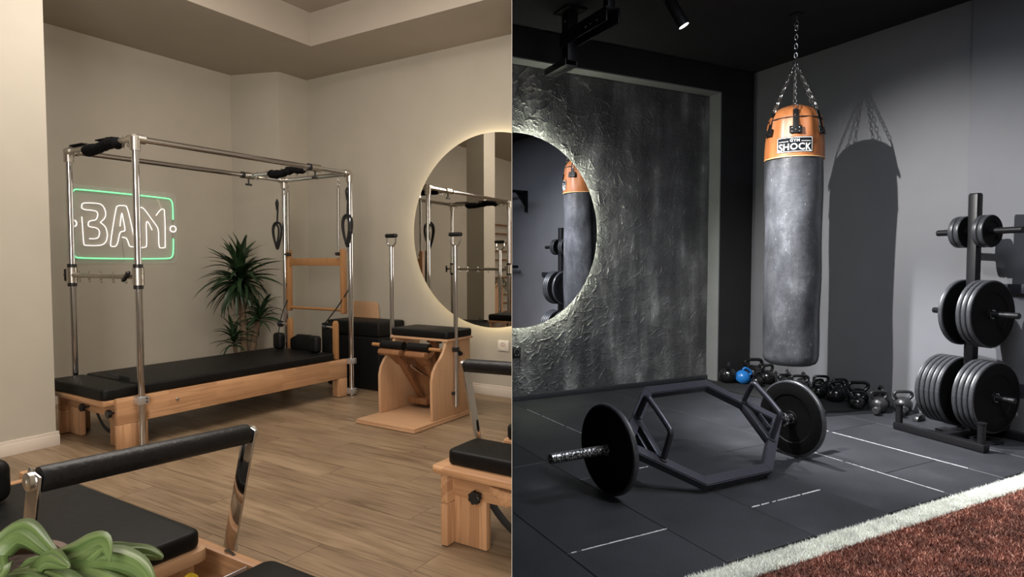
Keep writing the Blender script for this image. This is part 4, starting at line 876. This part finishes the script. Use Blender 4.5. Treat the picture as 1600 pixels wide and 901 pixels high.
# ---- plate rack
RK = (4.73, 2.31); rk = root('plate_tree', 'black steel plate rack with three tiers of pegs by the grey wall', 'weight rack', 'R', (RK[0], RK[1], 0), math.radians(-70) - RR)
part('post', MB().box((-.030,-.028,.05), (.030,.028,1.66), .003).box((-.026,-.024,1.66), (.026,.024,1.667), .002), M['black_steel'], rk, True)
for y in (-.275, .235):
    bs = part('foot_tube', MB().box((-.325,y-.028,.003), (.295,y+.028,.052), .004), M['black_steel'], rk, True)
    if y < 0:
        for x in (-.30, .262): part('stub_post', MB().tube([(x,y,.052),(x,y,.178)], .023, 16).tube([(x,y,.178),(x,y,.186)], .027, 16), M['black_steel'], bs, True)
part('foot_tube', MB().box((-.028,-.247,.003), (.028,.207,.052), .003), M['black_steel'], rk, True)
part('foot_brace', MB().box((-.20,-.05,.003), (-.028,.05,.015), .003).box((.028,-.05,.003), (.2,.05,.015), .003), M['black_steel'], rk, True)
for z, x0, x1, rr_ in ((.305,-.285,.285,.019),(.855,-.268,.292,.0205),(1.407,-.255,.298,.0215)):
    for xx, s_ in ((x0, -1), (x1, 1)):
        part('peg', MB().lathe([(.0001,0),(rr_,0),(rr_,abs(xx)-.034),(rr_*.9,abs(xx)-.031),(.0001,abs(xx)-.031)], 24, axm((s_*.0305,0,z),(s_,0,0))), M['black_steel'], rk, True, label='scuffed peg tip' if (z == .855 and s_ < 0) else None)
dx_, dy_ = math.cos(math.radians(-70) - RR), math.sin(math.radians(-70) - RR)
def on_rack(p, s, z): place_axis(p, 'R', (RK[0] + dx_*s, RK[1] + dy_*s, z), (dx_, dy_))
def rack_plates(R, t, z, hole, spots_, group, small=False):
    src = None
    for s, lab in spots_:
        if src is None: p = plate('weight_plate', lab, R, t, group, small); src = p
        else: p = dup(src); p['label'] = lab
        on_rack(p, s, z - (hole))
rack_plates(.109, .034, 1.407, 0, ((-.058,'small black plate on the top tier, left of the post, inner one'), (-.096,'small black plate on the top tier, outermost on the left'), (.060,'small black plate on the top tier, right of the post, inner one'), (.098,'small black plate on the top tier, outermost on the right')), 'small plates on the top tier', True)
rack_plates(.226, .032, .855, 0, ((-.066,'single large plate left of the post on the middle tier'), (.052,'large plate on the middle tier right side, nearest the post'), (.086,'large plate on the middle tier right side, second from the post'), (.120,'large plate on the middle tier right side, outermost, face showing')), 'large plates on the middle tier')
rack_plates(.240, .033, .305, 0, tuple((-.062 - .036*i, 'large plate on the lowest tier left side, ' + n_) for i, n_ in enumerate(('nearest the post','second from the post','third from the post','fourth from the post','outermost'))), 'large plates on the lowest tier, left side')
rack_plates(.240, .033, .305, 0, tuple((.052 + .036*i, 'large plate on the lowest tier right side, ' + n_) for i, n_ in enumerate(('nearest the post','second from the post','third from the post','outermost, face showing'))), 'large plates on the lowest tier, right side')

# ---- rubber mat and kettlebells
single('rubber_mat', MB().prism([(4.40,4.50),(4.46,3.22),(5.06,3.04),(5.14,3.02),(5.14,4.56),(4.72,4.56)], 2, .0005, .008, .002, 1), M['tile_base'], 'R', 'thin black rubber mat under the row of kettlebells', 'mat')
def kettlebell(label, pos, h, rot, lean=0, wide=1.0, m=None, sphere=1.0):
    r = root('kettlebell', label, 'kettlebell', 'R', (pos[0], pos[1], .0085), rot, 'kettlebells along the wall'); m = m or M['iron']; w2 = wide
    rb = h*.40*sphere; prf = [(rb*.001,0),(rb*.62,0),(rb*.68,h*.012)]
    for k in range(1, 17): a = -PI/2 + .72 + (PI - .72 - .3)*k/16; prf.append((rb*math.cos(a), rb*.76 + rb*.98*math.sin(a) + .0))
    prf.append((.0001, rb*.76 + rb*.96)); zt = rb*.76 + rb
    b = MB(); b.lathe(prf, 28); body = part('bell_body', b, m, r, True, angle=1.2)
    hw = h*.37*w2; rt = h*.074; top = h - rt; zb = zt - rb*.40
    path = [(-rb*.42, zb), (-hw*.86, zb + (top-zb)*.30), (-hw*1.0, zb + (top-zb)*.62), (-hw*.90, top - h*.045), (-hw*.62, top), (0, top + h*.004), (hw*.62, top), (hw*.90, top - h*.045), (hw*1.0, zb + (top-zb)*.62), (hw*.86, zb + (top-zb)*.30), (rb*.42, zb)]
    q = smooth_open(path, 2); part('handle', MB().tube([(x, 0, z) for x, z in q], rt, 12), m, r, True, angle=1.2)
    if lean: r.rotation_euler = (lean[0], lean[1], ang('R') + rot); r.location.z += .004 + abs(lean[0])*rb*.4
    return r
FV = math.radians(-33)    # handle plane facing the viewer is roughly across the line of sight
KB = [((4.716,4.45),.218,FV+1.35,'kettlebell at the far left of the row, handle edge-on',1,None),
 ((5.01,4.40),.225,FV+.25,'big glossy kettlebell behind the blue ball-shaped one',1.1,None),
 ((5.00,4.22),.192,FV+.5,'kettlebell with open handle just right of the blue one',.95,None),
 ((4.80,4.17),.142,FV+.8,'small kettlebell in front, right of the blue one',.9,None),
 ((5.07,4.05),.160,FV+1.2,'kettlebell against the wall directly below the bag, left one',.95,None),
 ((4.93,3.96),.145,FV,'squat kettlebell just right of the small front one',1.2,None),
 ((5.085,3.88),.162,FV+1.4,'kettlebell against the wall below the bag, turned edge-on',.8,None),
 ((4.89,3.77),.170,FV+.1,'broad-handled kettlebell behind the right plate of the hexagonal bar',1.25,None),
 ((5.06,3.68),.166,FV-.1,'kettlebell at the wall, left neighbour of the shadow edge',1,None),
 ((4.885,3.58),.165,FV+.55,'kettlebell in the middle of the row, in front of two at the wall',1,None),
 ((5.065,3.50),.166,FV+.1,'kettlebell at the wall under the left edge of the bag shadow',1,None),
 ((4.885,3.41),.178,FV+.35,'front kettlebell whose handle overlaps its neighbour, under the bag shadow',1,None),
 ((4.945,3.25),.196,FV+.05,'large kettlebell in the bag shadow with a wide open handle',1.12,None),
 ((4.80,3.16),.142,FV+.1,'small kettlebell in front of the large one in the shadow',1.15,None),
 ((5.035,3.11),.170,FV+1.35,'kettlebell seen edge-on near the right end of the row',.9,None)]
for pos, h, rt, lab, wd, m_ in KB: kettlebell(lab, pos, h*1.02, rt, 0, wd, m_)
kettlebell('satin grey kettlebell near the right end with a rounded handle', (4.875,3.03), .168, FV+.1, 0, 1.05, M['iron_grey'])
kettlebell('last kettlebell on the right, grey with a bright handle', (5.03,2.93), .172, FV, 0, 1.1, M['iron_grey'])
k = kettlebell('bright blue kettlebell tilted on its side', (4.78,4.37), .165, FV+.3, (.25,.55), .8, M['blue'], 1.12)
# small dumb-bell heads in front of the grey kettlebells
for pos, lab in (((4.80,2.985),'small grey dumbbell lying before the grey kettlebell'), ((4.905,2.86),'small dark dumbbell lying beside the last kettlebell')):
    d = root('dumbbell', lab, 'dumbbell', 'R', (pos[0], pos[1], .0085), FV + .9)
    part('grip', MB().tube([(-.05,0,.03),(.05,0,.03)], .012, 12), M['worn_chrome'], d, True)
    for x in (-.06,.06): part('head', MB().lathe([(.0001,-.022),(.022,-.022),(.030,-.014),(.030,.014),(.022,.022),(.0001,.022)], 12, axm((x,0,.030),(1,0,0))), M['iron_grey'], d, True)
hb = root('rubber_wedge', 'small dark half-round rubber block on the floor by the rack foot', 'block', 'R', (4.88, 2.72, 0))
part('block_body', MB().prism([(.055*math.cos(PI*k/12), .05*math.sin(PI*k/12)) for k in range(13)], 1, -.02, .02, .004), M['iron_grey'], hb, True)

# ---- lights on the ceiling
def track_lamp(label, tip, axis, stem_to):
    r = bpy.data.objects.new('track_spotlight', None); COL.objects.link(r); r.location = tip; r['label'] = label; r['category'] = 'spotlight'; r['group'] = 'black track spotlights'
    ax = Vector(axis).normalized(); m = axm((0,0,0), ax)
    part('lamp_head', MB().lathe([(.0365,.010),(.0405,.012),(.0405,-.20),(.036,-.21),(.002,-.21),(.002,-.205),(.0355,-.19),(.0355,.0)], 32, m, closed=True), M['black_steel'], r, True)
    part('lens', MB().lathe([(.0001,.006),(.0350,.006),(.0350,.001),(.0001,.001)], 32, m), M['lamp_glow'], r, True)
    base = ax*-.12; tz = stem_to - tip.z; part('stem', MB().tube([base, (base.x, base.y, tz - .03)], .009, 10).box((base.x-.05, base.y-.018, tz-.03), (base.x+.05, base.y+.018, tz-.001), .004), M['black_steel'], r, True)
    return r
tipB = W('R', (3.09, 3.37, 2.86)); track_lamp('lit black cylinder spotlight under the black ceiling', tipB, W('R', (.36,-.30,-.88)), 3.13)
tipA = W('R', (2.0, 3.25, 2.88)); axA = (W('R', (5.1, 2.75, .45)) - tipA).normalized(); track_lamp('second black spotlight of the track, just above the picture', tipA - axA*.03, axA, 3.13)
SPB = bpy.data.objects['track_spot_light_two']; SPB.location = tipB + W('R', (.36,-.30,-.88)).normalized()*.03
SPA = bpy.data.objects['track_spot_light_one']; SPA.location = tipA + axA*.03

# black steel ceiling arm
ar = root('ceiling_arm', 'black perforated steel arm hanging below the ceiling before the plaster wall', 'bracket', 'R', (2.62, 3.9, 2.7))
a_ = MB(); a_.box((2.56,3.55,2.86), (2.575,4.16,2.95), .002).box((2.665,3.55,2.86), (2.68,4.16,2.95), .002).box((2.56,3.55,2.95), (2.68,4.16,2.962), .002); part('arm_channel', a_, M['black_steel'], ar)
part('drop_post', MB().box((2.575,4.06,2.74), (2.665,4.15,3.128), .003).box((2.53,4.0,3.115), (2.71,4.2,3.129), .002), M['black_steel'], ar)
part('drop_post', MB().box((2.59,3.57,2.96), (2.65,3.63,3.128), .003), M['black_steel'], ar)
b = MB(); 
for x0, x1 in ((2.565,2.575),(2.665,2.675)): b.box((x0,4.08,2.715), (x1,4.40,2.76), .001)
b.box((2.565,4.08,2.707), (2.675,4.40,2.715), .001); pl = part('lower_channel', b, M['plate_rim'], ar)
hl = MB()
for k in range(6): hl.lathe([(.0001,.0),(.014,.0),(.014,.003),(.0001,.003)], 12, axm((2.62, 4.12 + .048*k, 2.7035), (0,0,1)))
part('hole', hl, M['plastic'], pl, kind='stuff')
for z in (3.04, 2.90): part('bolt', MB().lathe([(.0001,.006),(.008,.005),(.010,0)], 6, axm((2.574, 4.10, z), (-1,0,0))), M['chain'], ar)
for y in (3.66,3.74,3.80): part('bolt', MB().lathe([(.0001,.006),(.007,.005),(.009,0)], 6, axm((2.56, y, 2.90), (-1,0,0))), M['chain'], ar)

# grey bars standing for the pull-up rig's cast shadow, then the rig (mostly seen in the mirror)
for z0, z1, a1, lab in ((.985,1.05,2.29,'upper grey bar standing for a cast shadow at the right edge'), (.300,.365,2.20,'lower grey bar standing for a cast shadow at the right edge')):
    r = root('shadow_bar', lab, 'shadow', 'R', (5.05, 1.9, z0)); part('shadow_bar_face', MB().box((5.035,1.45,z0), (5.055,a1,z1), .003), M['bar_steel'], r)
    for a0 in (2.1, 1.55): part('shadow_bar_foot', MB().box((5.055,a0,z0+.01), (5.07,a0+.05,z1-.01)), M['bar_steel'], r)
pu = root('pull_up_rig', 'black wall-mounted pull-up bar pair with triangular brackets', 'pull-up bar', 'R', (4.9, .5, 2.1))
part('long_bar', MB().tube([(4.52,1.35,2.31),(4.52,-.9,2.31)], .019, 14), M['black_steel'], pu)
part('long_bar', MB().tube([(4.86,.95,2.30),(4.86,-.9,2.30)], .017, 14), M['black_steel'], pu)
for a0 in (1.0, -.5):
    br = MB(); br.box((4.50,a0,2.27), (5.07,a0+.04,2.31), .002).box((5.03,a0,1.98), (5.069,a0+.04,2.31), .002); br.prism([(4.86,2.27),(5.03,2.27),(5.03,2.06)], 1, a0+.012, a0+.024); part('wall_bracket', br, M['black_steel'], pu)
bb = root('barbell', 'plain barbell resting on wall hooks, seen only in the dark mirror', 'barbell', 'R', (4.93, .2, .98))
part('bar', MB().tube([(4.93,.95,1.13),(4.93,-.9,1.13)], .016, 12).tube([(4.93,.95,1.13),(4.93,.60,1.13)], .024, 12), M['black_steel'], bb)
for a0 in (.45,-.5): part('wall_hook', MB().box((4.90,a0,1.09), (5.034,a0+.03,1.115), .002).box((4.89,a0,1.09), (4.905,a0+.03,1.20), .002), M['black_steel'], bb)

# ================================================================== trim left-room pieces at the party wall
bpy.context.view_layer.update()
PN = Vector((1, .00055, 0)).normalized()
def clip(o, side):
    if o.type != 'MESH' or o.name.startswith('wall_divider'): return
    mw = o.matrix_world; n = PN if side < 0 else Vector((-1, .00055, 0)).normalized()
    if max(n.dot(mw @ Vector(c)) for c in o.bound_box) <= .0002: return
    me = o.data.copy() if o.data.users > 1 else o.data; o.data = me; b = bmesh.new(); b.from_mesh(me)
    inv = mw.inverted(); co = inv @ Vector((0,0,0)); nl = (mw.to_3x3().transposed() @ n).normalized()
    r = bmesh.ops.bisect_plane(b, geom=b.verts[:] + b.edges[:] + b.faces[:], plane_co=co, plane_no=nl, clear_outer=True)
    ed = [e for e in r['geom_cut'] if isinstance(e, bmesh.types.BMEdge)]
    if ed and len(me.polygons) < 60000:
        try: bmesh.ops.holes_fill(b, edges=ed, sides=0)
        except Exception: pass
    nv = len(b.verts); sm = any(f.smooth for f in b.faces); b.to_mesh(me); b.free(); me.update()
    if sm and nv: me.set_sharp_from_angle(angle=.6)
    if nv == 0: return 'gone'
gone = []
def top_of(o):
    while o.parent: o = o.parent
    return o
for o in list(bpy.data.objects):
    if o.type != 'MESH': continue
    t = top_of(o); ez = t.rotation_euler.z
    if t.name.startswith('wall_divider') or t.name.startswith('potted_plant'): continue
    if t.get('kind') in ('structure', 'stuff') or t.name not in ROOM:
        if t.data is None or abs(ez - RL) > .01 and abs(ez - RR) > .01: continue
        left = abs(ez - RL) < .01
    else: left = ROOM[t.name] == 'L'
    if clip(o, -1 if left else 1) == 'gone': gone.append(o)
def kill(o):
    for c in list(o.children): kill(c)
    bpy.data.objects.remove(o)
for o in gone:
    try: nm = o.name
    except ReferenceError: continue
    if not o.children: bpy.data.objects.remove(o)
    else: kill(o)
